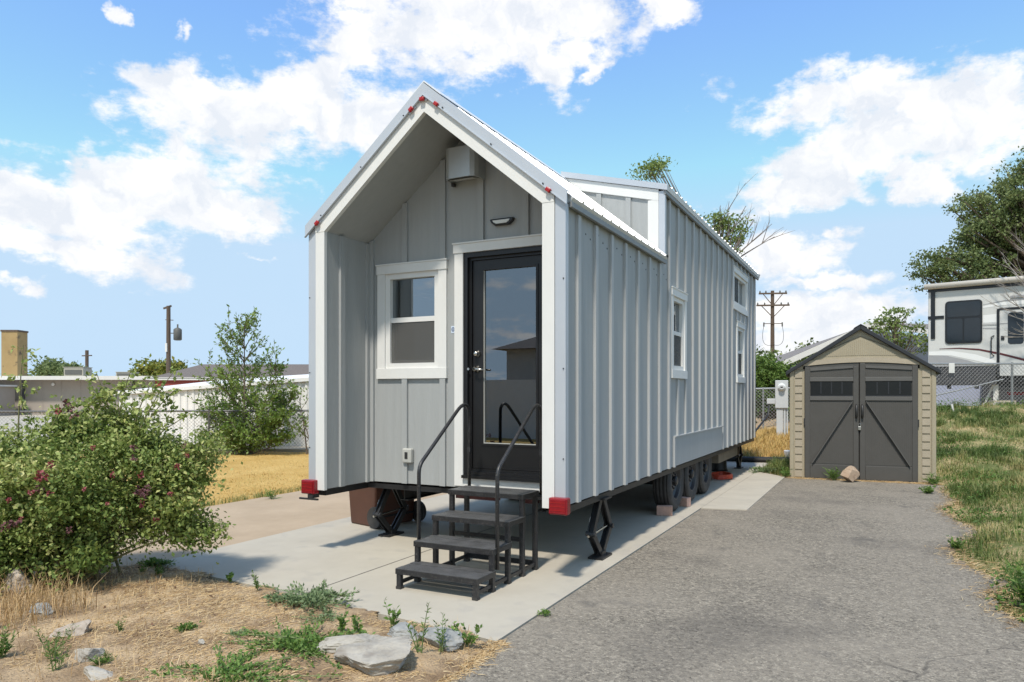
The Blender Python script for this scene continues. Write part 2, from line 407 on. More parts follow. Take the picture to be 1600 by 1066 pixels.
def asphalt_mat():
    m = bpy.data.materials.new('asphalt'); m.use_nodes = True
    nt = m.node_tree; N, L = nt.nodes, nt.links
    b = N['Principled BSDF']; b.inputs['Roughness'].default_value = .9; b.inputs['Specular IOR Level'].default_value = .3
    geo = N.new('ShaderNodeNewGeometry')

    def nz(scale, detail=5, rough=.6):
        n = N.new('ShaderNodeTexNoise'); n.inputs['Scale'].default_value = scale; n.inputs['Detail'].default_value = detail; n.inputs['Roughness'].default_value = rough
        L.new(geo.outputs['Position'], n.inputs['Vector']); return n.outputs['Fac']

    def rng(v, a, b_, lo=0, hi=1):
        r = N.new('ShaderNodeMapRange'); L.new(v, r.inputs['Value']); r.inputs['From Min'].default_value = a; r.inputs['From Max'].default_value = b_
        r.inputs['To Min'].default_value = lo; r.inputs['To Max'].default_value = hi
        return r.outputs[0]

    def mix(f, a, b_, mode='MIX'):
        x = N.new('ShaderNodeMixRGB'); x.blend_type = mode; L.new(f, x.inputs[0])
        for i, c in ((1, a), (2, b_)):
            if isinstance(c, tuple): x.inputs[i].default_value = (*c, 1)
            else: L.new(c, x.inputs[i])
        return x.outputs[0]
    vor = N.new('ShaderNodeTexVoronoi'); vor.inputs['Scale'].default_value = 115
    L.new(geo.outputs['Position'], vor.inputs['Vector'])
    vor2 = N.new('ShaderNodeTexVoronoi'); vor2.inputs['Scale'].default_value = 48
    L.new(geo.outputs['Position'], vor2.inputs['Vector'])
    vm = N.new('ShaderNodeMixRGB'); vm.inputs[0].default_value = .5; L.new(vor.outputs['Color'], vm.inputs[1]); L.new(vor2.outputs['Color'], vm.inputs[2])
    sx = N.new('ShaderNodeSeparateXYZ'); L.new(vm.outputs[0], sx.inputs[0])
    stone = N.new('ShaderNodeValToRGB'); e = stone.color_ramp.elements
    e[0].position = .10; e[0].color = (.077, .067, .054, 1); e[1].position = .94; e[1].color = (.43, .38, .30, 1)
    k = e.new(.34); k.color = (.184, .163, .131, 1); k = e.new(.70); k.color = (.256, .226, .18, 1)
    L.new(sx.outputs[0], stone.inputs[0])
    c = mix(rng(nz(.9, 7), .38, .66, 0, .5), stone.outputs[0], (.31, .272, .218))      # worn, dusty areas
    c = mix(rng(nz(.55, 4), .54, .68, 0, .38), c, (.085, .076, .068))                    # damp-looking old patches
    c = mix(rng(nz(1.7, 5), .60, .70, 0, .45), c, (.085, .08, .075))
    ck = N.new('ShaderNodeTexVoronoi'); ck.feature = 'DISTANCE_TO_EDGE'; ck.inputs['Scale'].default_value = .42
    wv = N.new('ShaderNodeTexNoise'); wv.inputs['Scale'].default_value = 2.2; wv.inputs['Detail'].default_value = 6; L.new(geo.outputs['Position'], wv.inputs['Vector'])
    wv2 = N.new('ShaderNodeVectorMath'); wv2.operation = 'MULTIPLY_ADD'; L.new(wv.outputs['Color'], wv2.inputs[0]); wv2.inputs[1].default_value = (.5, .5, 0); L.new(geo.outputs['Position'], wv2.inputs[2])
    L.new(wv2.outputs[0], ck.inputs['Vector'])
    crack = rng(ck.outputs['Distance'], .0045, .001)
    gate = N.new('ShaderNodeMath'); gate.operation = 'MULTIPLY'; L.new(crack, gate.inputs[0]); L.new(rng(nz(.35, 2), .54, .62, 0, .45), gate.inputs[1])
    c = mix(gate.outputs[0], c, (.05, .045, .04))
    L.new(c, b.inputs['Base Color'])
    bp = N.new('ShaderNodeBump'); bp.inputs['Strength'].default_value = .9; bp.inputs['Distance'].default_value = .006
    L.new(vor.outputs['Distance'], bp.inputs['Height']); L.new(bp.outputs[0], b.inputs['Normal'])
    MATS['asphalt'] = m


ground_mat(); dirt_mat(); asphalt_mat()


# ------------------------------------------------------------------ mesh helpers
class MB:
    """collects faces, then links them as ONE mesh object"""
    def __init__(s): s.v = []; s.f = []

    def add(s, vs, fs):
        o = len(s.v); s.v += [tuple(p) for p in vs]; s.f += [tuple(i + o for i in f) for f in fs]; return s

    def box(s, x0, x1, y0, y1, z0, z1, T=None):
        p = [(x, y, z) for x in (x0, x1) for y in (y0, y1) for z in (z0, z1)]
        if T: p = [T(*q) for q in p]
        return s.add(p, [(0, 1, 3, 2), (4, 6, 7, 5), (0, 4, 5, 1), (2, 3, 7, 6), (0, 2, 6, 4), (1, 5, 7, 3)])

    def prism(s, poly, e0, e1):
        """poly: list of 3-D points, e0/e1: offsets of the two caps"""
        n = len(poly)
        a = [tuple(Vector(p) + Vector(e0)) for p in poly]; b = [tuple(Vector(p) + Vector(e1)) for p in poly]
        return s.add(a + b, [tuple(range(n))[::-1], tuple(range(n, 2 * n))] + [(i, (i + 1) % n, n + (i + 1) % n, n + i) for i in range(n)])

    def bar(s, a, b, w, h, up=(0, 0, 1)):
        a, b = Vector(a), Vector(b); d = (b - a).normalized(); u = Vector(up)
        if abs(d.dot(u)) > .98: u = Vector((0, 1, 0))
        x = d.cross(u).normalized() * w / 2; y = x.cross(d).normalized() * h / 2
        p = [q + i * x + j * y for q in (a, b) for i, j in ((-1, -1), (1, -1), (1, 1), (-1, 1))]
        return s.add(p, [(3, 2, 1, 0), (4, 5, 6, 7)] + [(i, (i + 1) % 4, 4 + (i + 1) % 4, 4 + i) for i in range(4)])

    def tube(s, pts, r, n=8, cap=True):
        pts = [Vector(p) for p in pts]
        rs = r if isinstance(r, (list, tuple)) else [r] * len(pts)
        ref = Vector((0, 0, 1)); d0 = (pts[1] - pts[0]).normalized()
        if abs(d0.dot(ref)) > .9: ref = Vector((1, 0, 0))
        x = d0.cross(ref).normalized(); vs = []
        for i, p in enumerate(pts):
            d = (pts[min(i + 1, len(pts) - 1)] - pts[max(i - 1, 0)]).normalized()
            x = (x - d * x.dot(d)).normalized(); y = d.cross(x)
            vs += [p + (x * math.cos(2 * PI * k / n) + y * math.sin(2 * PI * k / n)) * rs[i] for k in range(n)]
        fs = [(i * n + k, i * n + (k + 1) % n, (i + 1) * n + (k + 1) % n, (i + 1) * n + k) for i in range(len(pts) - 1) for k in range(n)]
        if cap: fs += [tuple(range(n))[::-1], tuple((len(pts) - 1) * n + k for k in range(n))]
        return s.add(vs, fs)

    def lathe(s, prof, center, axis='z', n=20, cap=True):
        """prof: (radius, height) pairs along the axis"""
        c = Vector(center); vs = []
        for r, h in prof:
            for k in range(n):
                a = 2 * PI * k / n; u, v = r * math.cos(a), r * math.sin(a)
                vs.append(c + Vector({'z': (u, v, h), 'x': (h, u, v), 'y': (u, h, v)}[axis]))
        m = len(prof)
        fs = [(i * n + k, i * n + (k + 1) % n, (i + 1) * n + (k + 1) % n, (i + 1) * n + k) for i in range(m - 1) for k in range(n)]
        if cap: fs += [tuple(range(n))[::-1], tuple((m - 1) * n + k for k in range(n))]
        return s.add(vs, fs)

    def mesh(s, name, m, smooth=False):
        me = bpy.data.meshes.new(name); me.from_pydata(s.v, [], s.f)
        bm = bmesh.new(); bm.from_mesh(me); bmesh.ops.recalc_face_normals(bm, faces=bm.faces); bm.to_mesh(me); bm.free()
        if smooth: me.shade_smooth() if hasattr(me, 'shade_smooth') else None
        me.materials.append(MATS[m]); return me

    def build(s, name, m, parent=None, smooth=False, bevel=0, loc=None):
        me = s.mesh(name, m, smooth)
        return link(name, me, parent, bevel, loc)


def link(name, me, parent=None, bevel=0, loc=None):
    o = bpy.data.objects.new(name, me); COL.objects.link(o)
    if parent is not None: o.parent = parent
    if loc is not None: o.location = loc
    if bevel:
        b = o.modifiers.new('bevel', 'BEVEL'); b.width = bevel; b.segments = 2; b.limit_method = 'ANGLE'; b.angle_limit = R(40)
    return o


def tag(o, label=None, cat=None, group=None, kind=None):
    if label: o['label'] = label
    if cat: o['category'] = cat
    if group: o['group'] = group
    if kind: o['kind'] = kind
    return o


def thing(name, label, cat, loc=(0, 0, 0), rz=0, group=None):
    o = bpy.data.objects.new(name, None); COL.objects.link(o)
    o.location = loc; o.rotation_euler = (0, 0, rz); o.empty_display_size = .2
    return tag(o, label, cat, group)


def np_mesh(name, verts, faces, m, parent=None, tint=None, kind=None, smooth=False):
    verts = np.asarray(verts, np.float32); faces = np.asarray(faces, np.int32)
    me = bpy.data.meshes.new(name); k = faces.shape[1]
    me.vertices.add(len(verts)); me.vertices.foreach_set('co', verts.ravel())
    me.loops.add(faces.size); me.loops.foreach_set('vertex_index', faces.ravel())
    me.polygons.add(len(faces)); me.polygons.foreach_set('loop_start', np.arange(0, faces.size, k, dtype=np.int32))
    if smooth: me.polygons.foreach_set('use_smooth', np.ones(len(faces), bool))
    if tint is not None:
        at = me.attributes.new('tint', 'FLOAT', 'POINT'); at.data.foreach_set('value', np.asarray(tint, np.float32))
    me.update(); me.validate()
    me.materials.append(MATS[m])
    o = link(name, me, parent)
    if kind: o['kind'] = kind
    return o


def unit(a): return a / np.maximum(np.linalg.norm(a, axis=1, keepdims=True), 1e-9)


def leaf_arrays(rng, P, size, along=None, droop=.2, width=.55, upbias=.5):
    """rhombic leaves, lightly folded; returns verts, quad faces"""
    n = len(P); d = rng.normal(size=(n, 3))
    if along is not None: d = d * .55 + along
    d[:, 2] -= droop; d = unit(d)
    up = rng.normal(size=(n, 3)) * .7; up[:, 2] += upbias
    sd = unit(np.cross(d, up)); nn = np.cross(sd, d)
    L = (size * rng.uniform(.65, 1.25, n))[:, None]
    a = P; tip = P + d * L; mid = P + d * L * .48
    w = L * width * .5; fold = L * .07
    l = mid + sd * w + nn * fold; r = mid - sd * w + nn * fold
    V = np.stack([a, l, tip, r], 1).reshape(-1, 3)
    F = np.arange(4 * n).reshape(-1, 4)
    return V, F


def leaves(name, rng, P, size, m, parent, along=None, tint=None, kind='stuff', **kw):
    P = np.asarray(P, float); size = np.broadcast_to(np.asarray(size, float), (len(P),))
    V, F = leaf_arrays(rng, P, size, along, **kw)
    if tint is None: tint = rng.uniform(0, 1, len(P))
    return np_mesh(name, V, F, m, parent, np.repeat(np.clip(tint, 0, 1), 4), kind)


def blades(name, rng, P, length, width, m, lean=.5, parent=None, tint=None, flat=False):
    """grass blades: a bent strip of quad + tip, written as two quads (tip collapsed)"""
    n = len(P); a = rng.uniform(0, 2 * PI, n)
    h = np.stack([np.cos(a), np.sin(a), np.zeros(n)], 1); sd = np.stack([-np.sin(a), np.cos(a), np.zeros(n)], 1)
    L = (length * rng.uniform(.5, 1.3, n))[:, None]; W = (width * rng.uniform(.7, 1.3, n))[:, None]
    ln = (lean * rng.uniform(.2, 1.5, n))[:, None]
    up = np.array([[0, 0, 1.]])
    if flat:
        rise = rng.uniform(.0, .35, n)[:, None]
        mid = P + h * L * .5 + up * L * rise * .5; tip = P + h * L + up * L * rise * .6
    else:
        mid = P + up * L * .55 + h * L * .2 * ln; tip = P + up * L * (1 - .25 * np.minimum(ln, 2) ** 2 * .5) + h * L * .75 * ln
    if flat: sd = unit(sd + up * .5)
    V = np.stack([P - sd * W / 2, P + sd * W / 2, mid + sd * W * .4, mid - sd * W * .4, tip + sd * W * .06, tip - sd * W * .06], 1).reshape(-1, 3)
    b = (np.arange(n) * 6)[:, None]
    F = np.concatenate([b + np.array([[0, 1, 2, 3]]), b + np.array([[3, 2, 4, 5]])])
    if tint is None: tint = rng.uniform(0, 1, n)
    return np_mesh(name, V, F, m, parent, np.repeat(np.clip(tint, 0, 1), 6), 'stuff')


# ------------------------------------------------------------------ terrain
def sstep(a, b, x):
    t = np.clip((x - a) / (b - a), 0, 1); return t * t * (3 - 2 * t)


_rg = np.random.default_rng(5)
_WV = [(_rg.uniform(-1, 1, 2) * k, _rg.uniform(0, 6.3), 1 / k) for k in (1.1, 1.7, 2.6, 3.9, 5.5, 8.2) for _ in range(2)]


def wob(x, y):
    s = 0
    for (k, ph, am) in _WV: s = s + am * np.sin(k[0] * x * 2 + k[1] * y * 2 + ph)
    return s / 3


def height(x, y):
    x = np.asarray(x, float); y = np.asarray(y, float)
    h = -.05 + 0 * x
    h = h + sstep(9.3, 17.3, y) * sstep(-1.5, 1.0, x) * (.46 + .60 * sstep(2.5, 5.0, x))
    bank = sstep(4.15, 4.9, x) * sstep(-9, 0, y) * (1 - sstep(16, 18, y))
    h = h + bank * (.12 + .07 * wob(x, y) + .05 * sstep(4.5, 8, x))
    lawn = sstep(-4.4, -4.8, x)
    h = h + lawn * (.055 + .02 * wob(x * .7, y * .7))
    return h


def axis(fine0, fine1, step, far):
    a = list(np.arange(fine0, fine1 + 1e-6, step)); s = step
    lo = [fine0]; hi = [fine1]; g = step
    while hi[-1] < far:
        g *= 1.35; hi.append(hi[-1] + g); lo.append(lo[-1] - g)
    return np.array(lo[:0:-1] + a + hi[1:])


def build_ground():
    X = axis(-16, 12, .2, 900); Y = axis(-8, 24, .2, 900)
    gx, gy = np.meshgrid(X, Y, indexing='ij'); gz = height(gx, gy)
    V = np.stack([gx, gy, gz], -1).reshape(-1, 3)
    nx, ny = len(X), len(Y); i, j = np.meshgrid(np.arange(nx - 1), np.arange(ny - 1), indexing='ij')
    b = (i * ny + j).ravel()
    F = np.stack([b, b + ny, b + ny + 1, b + 1], 1)
    tag(np_mesh('ground', V, F, 'ground', smooth=True), kind='structure')


build_ground()


def slab(name, poly, z0, z1, m):
    o = MB().prism([(x, y, 0) for x, y in poly], (0, 0, z0), (0, 0, z1)).build(name, m)
    return tag(o, kind='structure')


# asphalt drive: near-straight left edge along the pad, ragged right edge against the grass
rg = random.Random(3)
right_edge = [(4.60, -9), (4.55, -4), (4.5, -1), (4.36, .3), (4.22, .75), (4.2, 1.3), (4.36, 1.7), (4.12, 2.2), (4.08, 2.9), (4.25, 3.4), (4.46, 4.0), (4.30, 4.7), (4.18, 5.4), (4.28, 6.0), (4.42, 6.6), (4.34, 7.4), (4.42, 8.2)]
pts = []
for (a, b) in zip(right_edge, right_edge[1:]):
    for k in range(5):
        t = k / 5; pts.append((a[0] + (b[0] - a[0]) * t + rg.uniform(-.04, .04), a[1] + (b[1] - a[1]) * t))
pts.append((4.42, 8.32))
asph = [(1.418, -9)] + pts + [(3.9, 8.42), (3.3, 8.36), (2.7, 8.40), (2.02, 8.36), (1.418, 8.3)]
slab('asphalt_drive', asph, -.14, -.008, 'asphalt')
slab('concrete_pad', [(-2.2, -.995), (-.3, -1.14), (1.41, -1.345), (1.41, 11.2), (-2.2, 11.2)], -.12, 0, 'concrete')
slab('concrete_apron', [(1.418, 4.21), (1.97, 4.35), (1.985, 8.36), (1.418, 9.05)], -.12, .0035, 'concrete')
slab('tan_concrete_drive', [(-2.212, -1.1), (-2.4, -1.6), (-2.45, -9), (-9, -9), (-9, -3.2), (-4.42, -2.6), (-4.4, 2.2), (-4.35, 14), (-2.212, 14)], -.12, -.006, 'tanconcrete')
tag(MB().box(-.345, -.335, -1.1, 11.2, .0005, .0025).build('pad_joint', 'jointdark'), kind='structure')
tag(MB().box(-4.38, -2.22, 4.2, 4.212, -.0055, -.004).build('drive_joint', 'jointdark'), kind='structure')


slab('gravel_yard', [(-17.2, 3.4), (-14.2, 6.6), (-7.5, 9.2), (-6, 30), (-75, 60), (-75, -10), (-26, -2)], -.12, .075, 'concrete')
slab('street', [(-60, -13.5), (40, -13.5), (40, -9.2), (-60, -9.2)], -.14, -.012, 'asphalt')


def build_dirt():
    # fine sheet of bare earth in the planting patch, spilling raggedly on to the slab
    st = .035
    X = np.arange(-3.2, 1.7, st); Y = np.arange(-5.2, -.7, st)
    gx, gy = np.meshgrid(X, Y, indexing='ij')
    edge = -1.0 - .115 * (gx + 2.2) * .9 + .05 * np.sin(gx * 7.1) + .035 * np.sin(gx * 17 + 1) + .02 * np.sin(gx * 41 + 2)
    edge = np.where(gx < -2.25, -1.15 + .9 * (gx + 2.25), edge)
    ed2 = edge + .02 - gy                                                   # >0 inside
    rt = 1.445 + .02 * np.sin(gy * 9) + .015 * np.sin(gy * 23) - gx
    lf = gx + 2.9
    ins = np.minimum(np.minimum(ed2, rt), lf)
    z = .004 - .0105 * (1 - np.clip((rt - .02) / .16, 0, 1)) + .055 * np.clip(ins / .5, 0, 1) + .018 * np.clip(ins / .2, 0, 1) * wob(gx * 2.4, gy * 2.4) + .006 * wob(gx * 9, gy * 9) * np.clip(ins / .1, 0, 1)
    keep = (ins[:-1, :-1] > 0) & (ins[1:, 1:] > 0)
    nx, ny = gx.shape; i, j = np.nonzero(keep); b = i * ny + j
    F = np.stack([b, b + ny, b + ny + 1, b + 1], 1)
    V = np.stack([gx, gy, z], -1).reshape(-1, 3)
    used = np.unique(F); mp = np.zeros(len(V), int); mp[used] = np.arange(len(used))
    tag(np_mesh('dirt_patch', V[used], mp[F], 'dirt', smooth=True), kind='structure')
    return lambda x, y: float(z[int(np.clip((x + 3.2) / st, 0, nx - 1)), int(np.clip((y + 5.2) / st, 0, ny - 1))]), (gx, gy, ins, z)


dirt_z, DG = build_dirt()

# ------------------------------------------------------------------ tiny house on its trailer
HW, ZB, YR, LEN, YD = 1.295, .605, .65, 9.88, 2.88
WX = 1.272                                     # wall face; battens stand proud of it
SL = .82                                       # rise per metre of the gable roof
house = thing('tiny_house', 'grey board and batten tiny house on a three axle trailer with a recessed porch', 'tiny house')


def holed(mb, T, u0, u1, v0, v1, holes, w0, w1):
    """a wall sheet u x v with rectangular holes, from depth w0 to w1"""
    us = sorted({u0, u1, *[h[0] for h in holes], *[h[1] for h in holes]}); vs_ = sorted({v0, v1, *[h[2] for h in holes], *[h[3] for h in holes]})
    us = [u for u in us if u0 <= u <= u1]; vs_ = [v for v in vs_ if v0 <= v <= v1]

    def solid(i, j):
        if i < 0 or j < 0 or i >= len(us) - 1 or j >= len(vs_) - 1: return False
        a, b = (us[i] + us[i + 1]) / 2, (vs_[j] + vs_[j + 1]) / 2
        return not any(h[0] < a < h[1] and h[2] < b < h[3] for h in holes)
    for i in range(len(us) - 1):
        for j in range(len(vs_) - 1):
            if not solid(i, j): continue
            a, b, c, d = us[i], us[i + 1], vs_[j], vs_[j + 1]
            for w in (w0, w1): mb.add([T(a, c, w), T(b, c, w), T(b, d, w), T(a, d, w)], [(0, 1, 2, 3)])
            if not solid(i - 1, j): mb.add([T(a, c, w0), T(a, d, w0), T(a, d, w1), T(a, c, w1)], [(0, 1, 2, 3)])
            if not solid(i + 1, j): mb.add([T(b, c, w0), T(b, d, w0), T(b, d, w1), T(b, c, w1)], [(0, 1, 2, 3)])
            if not solid(i, j - 1): mb.add([T(a, c, w0), T(b, c, w0), T(b, c, w1), T(a, c, w1)], [(0, 1, 2, 3)])
            if not solid(i, j + 1): mb.add([T(a, d, w0), T(b, d, w0), T(b, d, w1), T(a, d, w1)], [(0, 1, 2, 3)])


TF = lambda u, v, w: (u, YR - w, v)            # recessed front wall
TR = lambda u, v, w: (WX + w, u, v)            # right-hand wall
TL = lambda u, v, w: (-WX - w, u, v)           # left-hand wall
WIN_F = (-.905, -.28, 1.73, 2.665)
WIN_1 = (3.33, 3.885, 1.765, 2.645)
WIN_2 = (7.36, 8.66, 3.0, 3.53)
WIN_3 = (7.73, 8.36, 1.765, 2.63)
WIN_4 = (1.5, 2.1, 1.765, 2.645)
DOOR = (-.005, .895, .70, 2.80)
ROOF_UNDER = lambda x: 4.03 - SL * abs(x)

# --- walls
w = MB()
holed(w, TF, -1.115, 1.115, ZB, 2.985, [WIN_F, DOOR], 0, -.1)
w.prism([(-1.115, YR, 2.985), (1.115, YR, 2.985), (.1, YR, 3.86), (0, YR, 3.93), (-.1, YR, 3.86)], (0, 0, 0), (0, .1, 0))
w.build('wall', 'siding', house)
w = MB(); holed(w, TR, .02, YD, ZB, 3.0, [], 0, -.1); holed(w, TR, YD, LEN, ZB, 3.76, [WIN_1, WIN_2, WIN_3], 0, -.1)
w.build('wall', 'siding', house)
w = MB(); holed(w, TL, .02, LEN, ZB, 3.0, [WIN_4], 0, -.1)
w.build('wall', 'siding', house)
w = MB(); w.prism([(-1.27, LEN, ZB), (1.27, LEN, ZB), (1.27, LEN, 3.78), (.11, LEN, 4.06), (0, LEN, 4.03), (-1.27, LEN, 2.98)], (0, -.1, 0), (0, 0, 0))
w.build('wall', 'siding', house)
# porch side walls and sloped porch ceiling
for s in (-1, 1):
    MB().box(*sorted((s * 1.108, s * 1.17)), .02, YR, ZB - .005, 2.985).build('porch_wall', 'siding', house)
    MB().prism([(s * 1.112, .02, 2.985), (0, .02, 3.899), (0, .02, 3.95), (s * 1.112, .02, 3.035)], (0, 0, 0), (0, YR - .02, 0)).build('porch_ceiling', 'siding', house)
MB().box(-1.10, 1.10, YR + .105, LEN - .11, ZB - .02, ZB + .06).build('floor', 'interiorfloor', house)
MB().box(-1.16, 1.16, 3.2, 3.25, ZB + .06, 3.2).build('inner_wall', 'interior', house)


# --- battens
def batten_mesh(v0, v1, T, bw=.062, bt=.026, m='siding'):
    return MB().box(-bw / 2, bw / 2, v0, v1, 0, bt, lambda u, v, w: tuple(Vector(T(u, v, w)) - Vector(T(0, 0, 0)))).mesh('batten', m)


cache = {}


def batten(u, v0, v1, T, key, bw=.062, bt=.026):
    k = (key, round(v0, 3), round(v1, 3), bw, bt)
    if k not in cache: cache[k] = batten_mesh(v0, v1, T, bw, bt, 'batten' if key in 'RL' else 'siding')
    return link('batten', cache[k], house, loc=T(u, 0, 0))


sp = .4068
SKIRT = (3.36, 6.30, .96)
for i in range(24):
    y = .2964 + i * sp
    if y > LEN - .06: continue
    top = 2.93 if y < YD else 3.73
    spans = [(ZB, top)]
    cuts = []
    for (a, b, c, d) in (WIN_1, WIN_2, WIN_3):
        if a - .13 < y < b + .13: cuts.append((c - .115, d + .115))
    if SKIRT[0] - .03 < y < SKIRT[1] + .03: cuts.append((0, SKIRT[2]))
    for (c, d) in cuts:
        nw = []
        for (a, b) in spans:
            if c > a: nw.append((a, min(b, c)))
            if d < b: nw.append((max(a, d), b))
        spans = [q for q in nw if q[1] - q[0] > .03]
    for (a, b) in spans: batten(y, a, b, TR, 'R')
    if not 1.35 < y < 2.2: batten(y, ZB, 2.93, TL, 'L')
for y in (3.30, 3.92): pass
batten(3.385, .60, .96, TR, 'R', .05)
for u in (-1.075, -.668, -.230, .184, .645):
    top = ROOF_UNDER(u) - .14
    spans = [(ZB, top)]
    for (a, b, c, d) in ((-1.0, -.18, 1.632, 2.745), (-.11, 1.0, .62, 2.893)):
        nw = []
        for (e, f) in spans:
            if a < u < b:
                if c > e: nw.append((e, c))
                if d < f: nw.append((d, f))
            else: nw.append((e, f))
        spans = [q for q in nw if q[1] - q[0] > .03]
    for (a, b) in spans: batten(u, a, b, TF, 'F')
TPL = lambda u, v, w: (-1.108 + w, u, v)
TPR = lambda u, v, w: (1.108 - w, u, v)
for y in (.215, .61):
    batten(y, ZB - .005, 2.98, TPL, 'PL'); batten(y, ZB - .005, 2.98, TPR, 'PR')

nb = MB(); rn = random.Random(4)
for i in range(7):
    y = .2964 + i * sp
    for k in range(3):
        yy, zz = y + .08 + .12 * k + rn.uniform(-.02, .02), 2.86 - .03 * k + rn.uniform(-.015, .015)
        nb.box(WX, WX + .003, yy - .006, yy + .006, zz - .007, zz + .007)
tag(nb.build('nail_heads', 'steel', house), kind='stuff')

# --- white gable frame boards, metal corners, roof
for s in (-1, 1):
    MB().box(*sorted((s * 1.105, s * 1.21)), -.022, .018, ZB - .018, 3.032).build('frame_board', 'trim', house, bevel=.003)
    MB().prism([(s * 1.2085, 0, 3.0345), (0, 0, 4.03), (0, 0, 3.893), (s * 1.1055, 0, 2.981), (s * 1.2085, 0, 2.981)], (0, -.0245, 0), (0, .018, 0)).build('rake_board', 'trim', house)
    c = MB(); c.box(*sorted((s * 1.212, s * 1.302)), -.014, .02, ZB - .01, 3.03); c.box(*sorted((s * 1.2735, s * 1.302)), .0205, .05, ZB - .01, 2.965)
    c.build('corner_trim', 'galv', house, bevel=.004)
    rt = MB(); xe = 1.322
    rt.prism([(0, 0, 4.035), (0, 0, 4.128), (s * xe, 0, 4.128 - SL * xe), (s * xe, 0, 4.035 - SL * xe)], (0, -.04, 0), (0, -.027, 0))
    rt.prism([(0, 0, 4.128), (0, 0, 4.137), (s * xe, 0, 4.137 - SL * xe), (s * xe, 0, 4.128 - SL * xe)], (0, -.04, 0), (0, .10, 0))
    rt.prism([(0, 0, 4.026), (0, 0, 4.035), (s * xe, 0, 4.035 - SL * xe), (s * xe, 0, 4.026 - SL * xe)], (0, -.05, 0), (0, -.027, 0))
    rt.build('rake_trim', 'galv', house)
    for t in (.15, .5, .85):
        x = s * xe * t; z = 4.048 - SL * xe * t
        MB().lathe([(.006, 0), (.006, .008), (.003, .011)], (x, -.04, z), 'y', 8).build('screw', 'steel', house).location = (0, -.011, 0)
    for z in (.98, 1.68, 2.38):
        MB().lathe([(.005, -.006), (.005, .0)], (s * 1.285, -.015, z), 'y', 8).build('screw', 'steel', house)


def roof_slope(s, y0, y1, x0, z0, x1, z1, th=.055):
    """sheet-metal slope with raised ribs running down it"""
    mb = MB(); n = Vector((-(z1 - z0) * (1 if s > 0 else 1), 0, (x1 - x0)));
    n = n.normalized(); n = n if n.z > 0 else -n
    prof = []; y = y0
    while y < y1 - .01:
        prof += [(y, 0), (y + .185, 0), (y + .195, .019), (y + .22, .019), (y + .23, 0)]; y += .23
    prof = [(min(p, y1), q) for p, q in prof] + [(y1, 0)]
    top0 = [Vector((x0, p, z0)) + n * q for p, q in prof]; top1 = [Vector((x1, p, z1)) + n * q for p, q in prof]
    m = len(prof); dn = -n * th
    mb.add(top0 + top1 + [Vector((x0, y0, z0)) + dn, Vector((x0, y1, z0)) + dn, Vector((x1, y0, z1)) + dn, Vector((x1, y1, z1)) + dn],
           [(i, i + 1, m + i + 1, m + i) for i in range(m - 1)] + [(2 * m, 2 * m + 1, 2 * m + 3, 2 * m + 2), (0, m, 2 * m + 2, 2 * m), (m - 1, 2 * m - 1, 2 * m + 3, 2 * m + 1)]
           + [tuple(range(m, 2 * m)) + (2 * m + 3, 2 * m + 2)])
    return mb.build('roof_panel', 'roofmetal', house)


roof_slope(-1, .06, LEN + .05, -.01, 4.105, -1.335, 4.113 - SL * 1.335)
roof_slope(1, .06, YD + .01, .01, 4.105, 1.335, 4.113 - SL * 1.335)
roof_slope(1, YD - .02, LEN + .06, .09, 4.142, 1.345, 3.832)
MB().prism([(-.17, 0, 4.145 - .17 * SL), (0, 0, 4.145), (.17, 0, 4.145 - .17 * SL), (.17, 0, 4.152 - .17 * SL), (0, 0, 4.158), (-.17, 0, 4.152 - .17 * SL)], (0, -.03, 0), (0, LEN + .05, 0)).build('ridge_cap', 'roofmetal', house)
MB().box(1.302, 1.328, .052, YD - .002, 2.945, 2.985).build('eave_trim', 'eave', house)
MB().box(-1.328, -1.302, .052, LEN, 2.945, 2.985).build('eave_trim', 'eave', house)
MB().box(1.298, 1.326, YD - .03, LEN + .02, 3.735, 3.782).build('eave_trim', 'eave', house)

# --- dormer cheek facing the front
DZ = lambda x: 4.075 - (x - .09) * .247
chk = MB(); chk.prism([(.0, YD, 4.02), (.09, YD, 4.06), (1.25, YD, DZ(1.25) - .01), (1.25, YD, 2.9), (.9, YD, 3.1)], (0, 0, 0), (0, .09, 0)); chk.build('dormer_wall', 'siding', house)
MB().prism([(.10, YD, DZ(.1) + .002), (1.238, YD, DZ(1.238)), (1.238, YD, DZ(1.238) - .125), (.10, YD, DZ(.1) - .125)], (0, -.026, 0), (0, -.001, 0)).build('dormer_rake_board', 'trim', house)
MB().box(1.115, 1.238, YD - .024, YD - .001, 3.02, DZ(1.238) - .11).build('dormer_corner_board', 'trim', house)
MB().box(1.2395, 1.312, YD - .022, YD + .03, 3.0, DZ(1.3) - .004).build('corner_trim', 'galv', house)
d = MB(); d.prism([(.05, YD, DZ(.05) + .005), (1.345, YD, DZ(1.345) + .005), (1.345, YD, DZ(1.345) + .072), (.05, YD, DZ(.05) + .072)], (0, -.05, 0), (0, -.03, 0)); d.build('rake_trim', 'galv', house)
TD = lambda u, v, w: (u, YD - w, v)
for u in (.52, .88): batten(u, 3.9 - SL * u + .2, DZ(u) - .13, TD, 'D', .06, .02)

# --- skirt board over the wheels
sk = MB(); sk.box(WX + .001, WX + .026, 3.405, 6.285, .615, .957); sk.build('skirt_board', 'siding', house)
MB().box(WX + .001, WX + .04, 3.37, 6.30, .9585, .975).build('skirt_cap', 'siding', house)


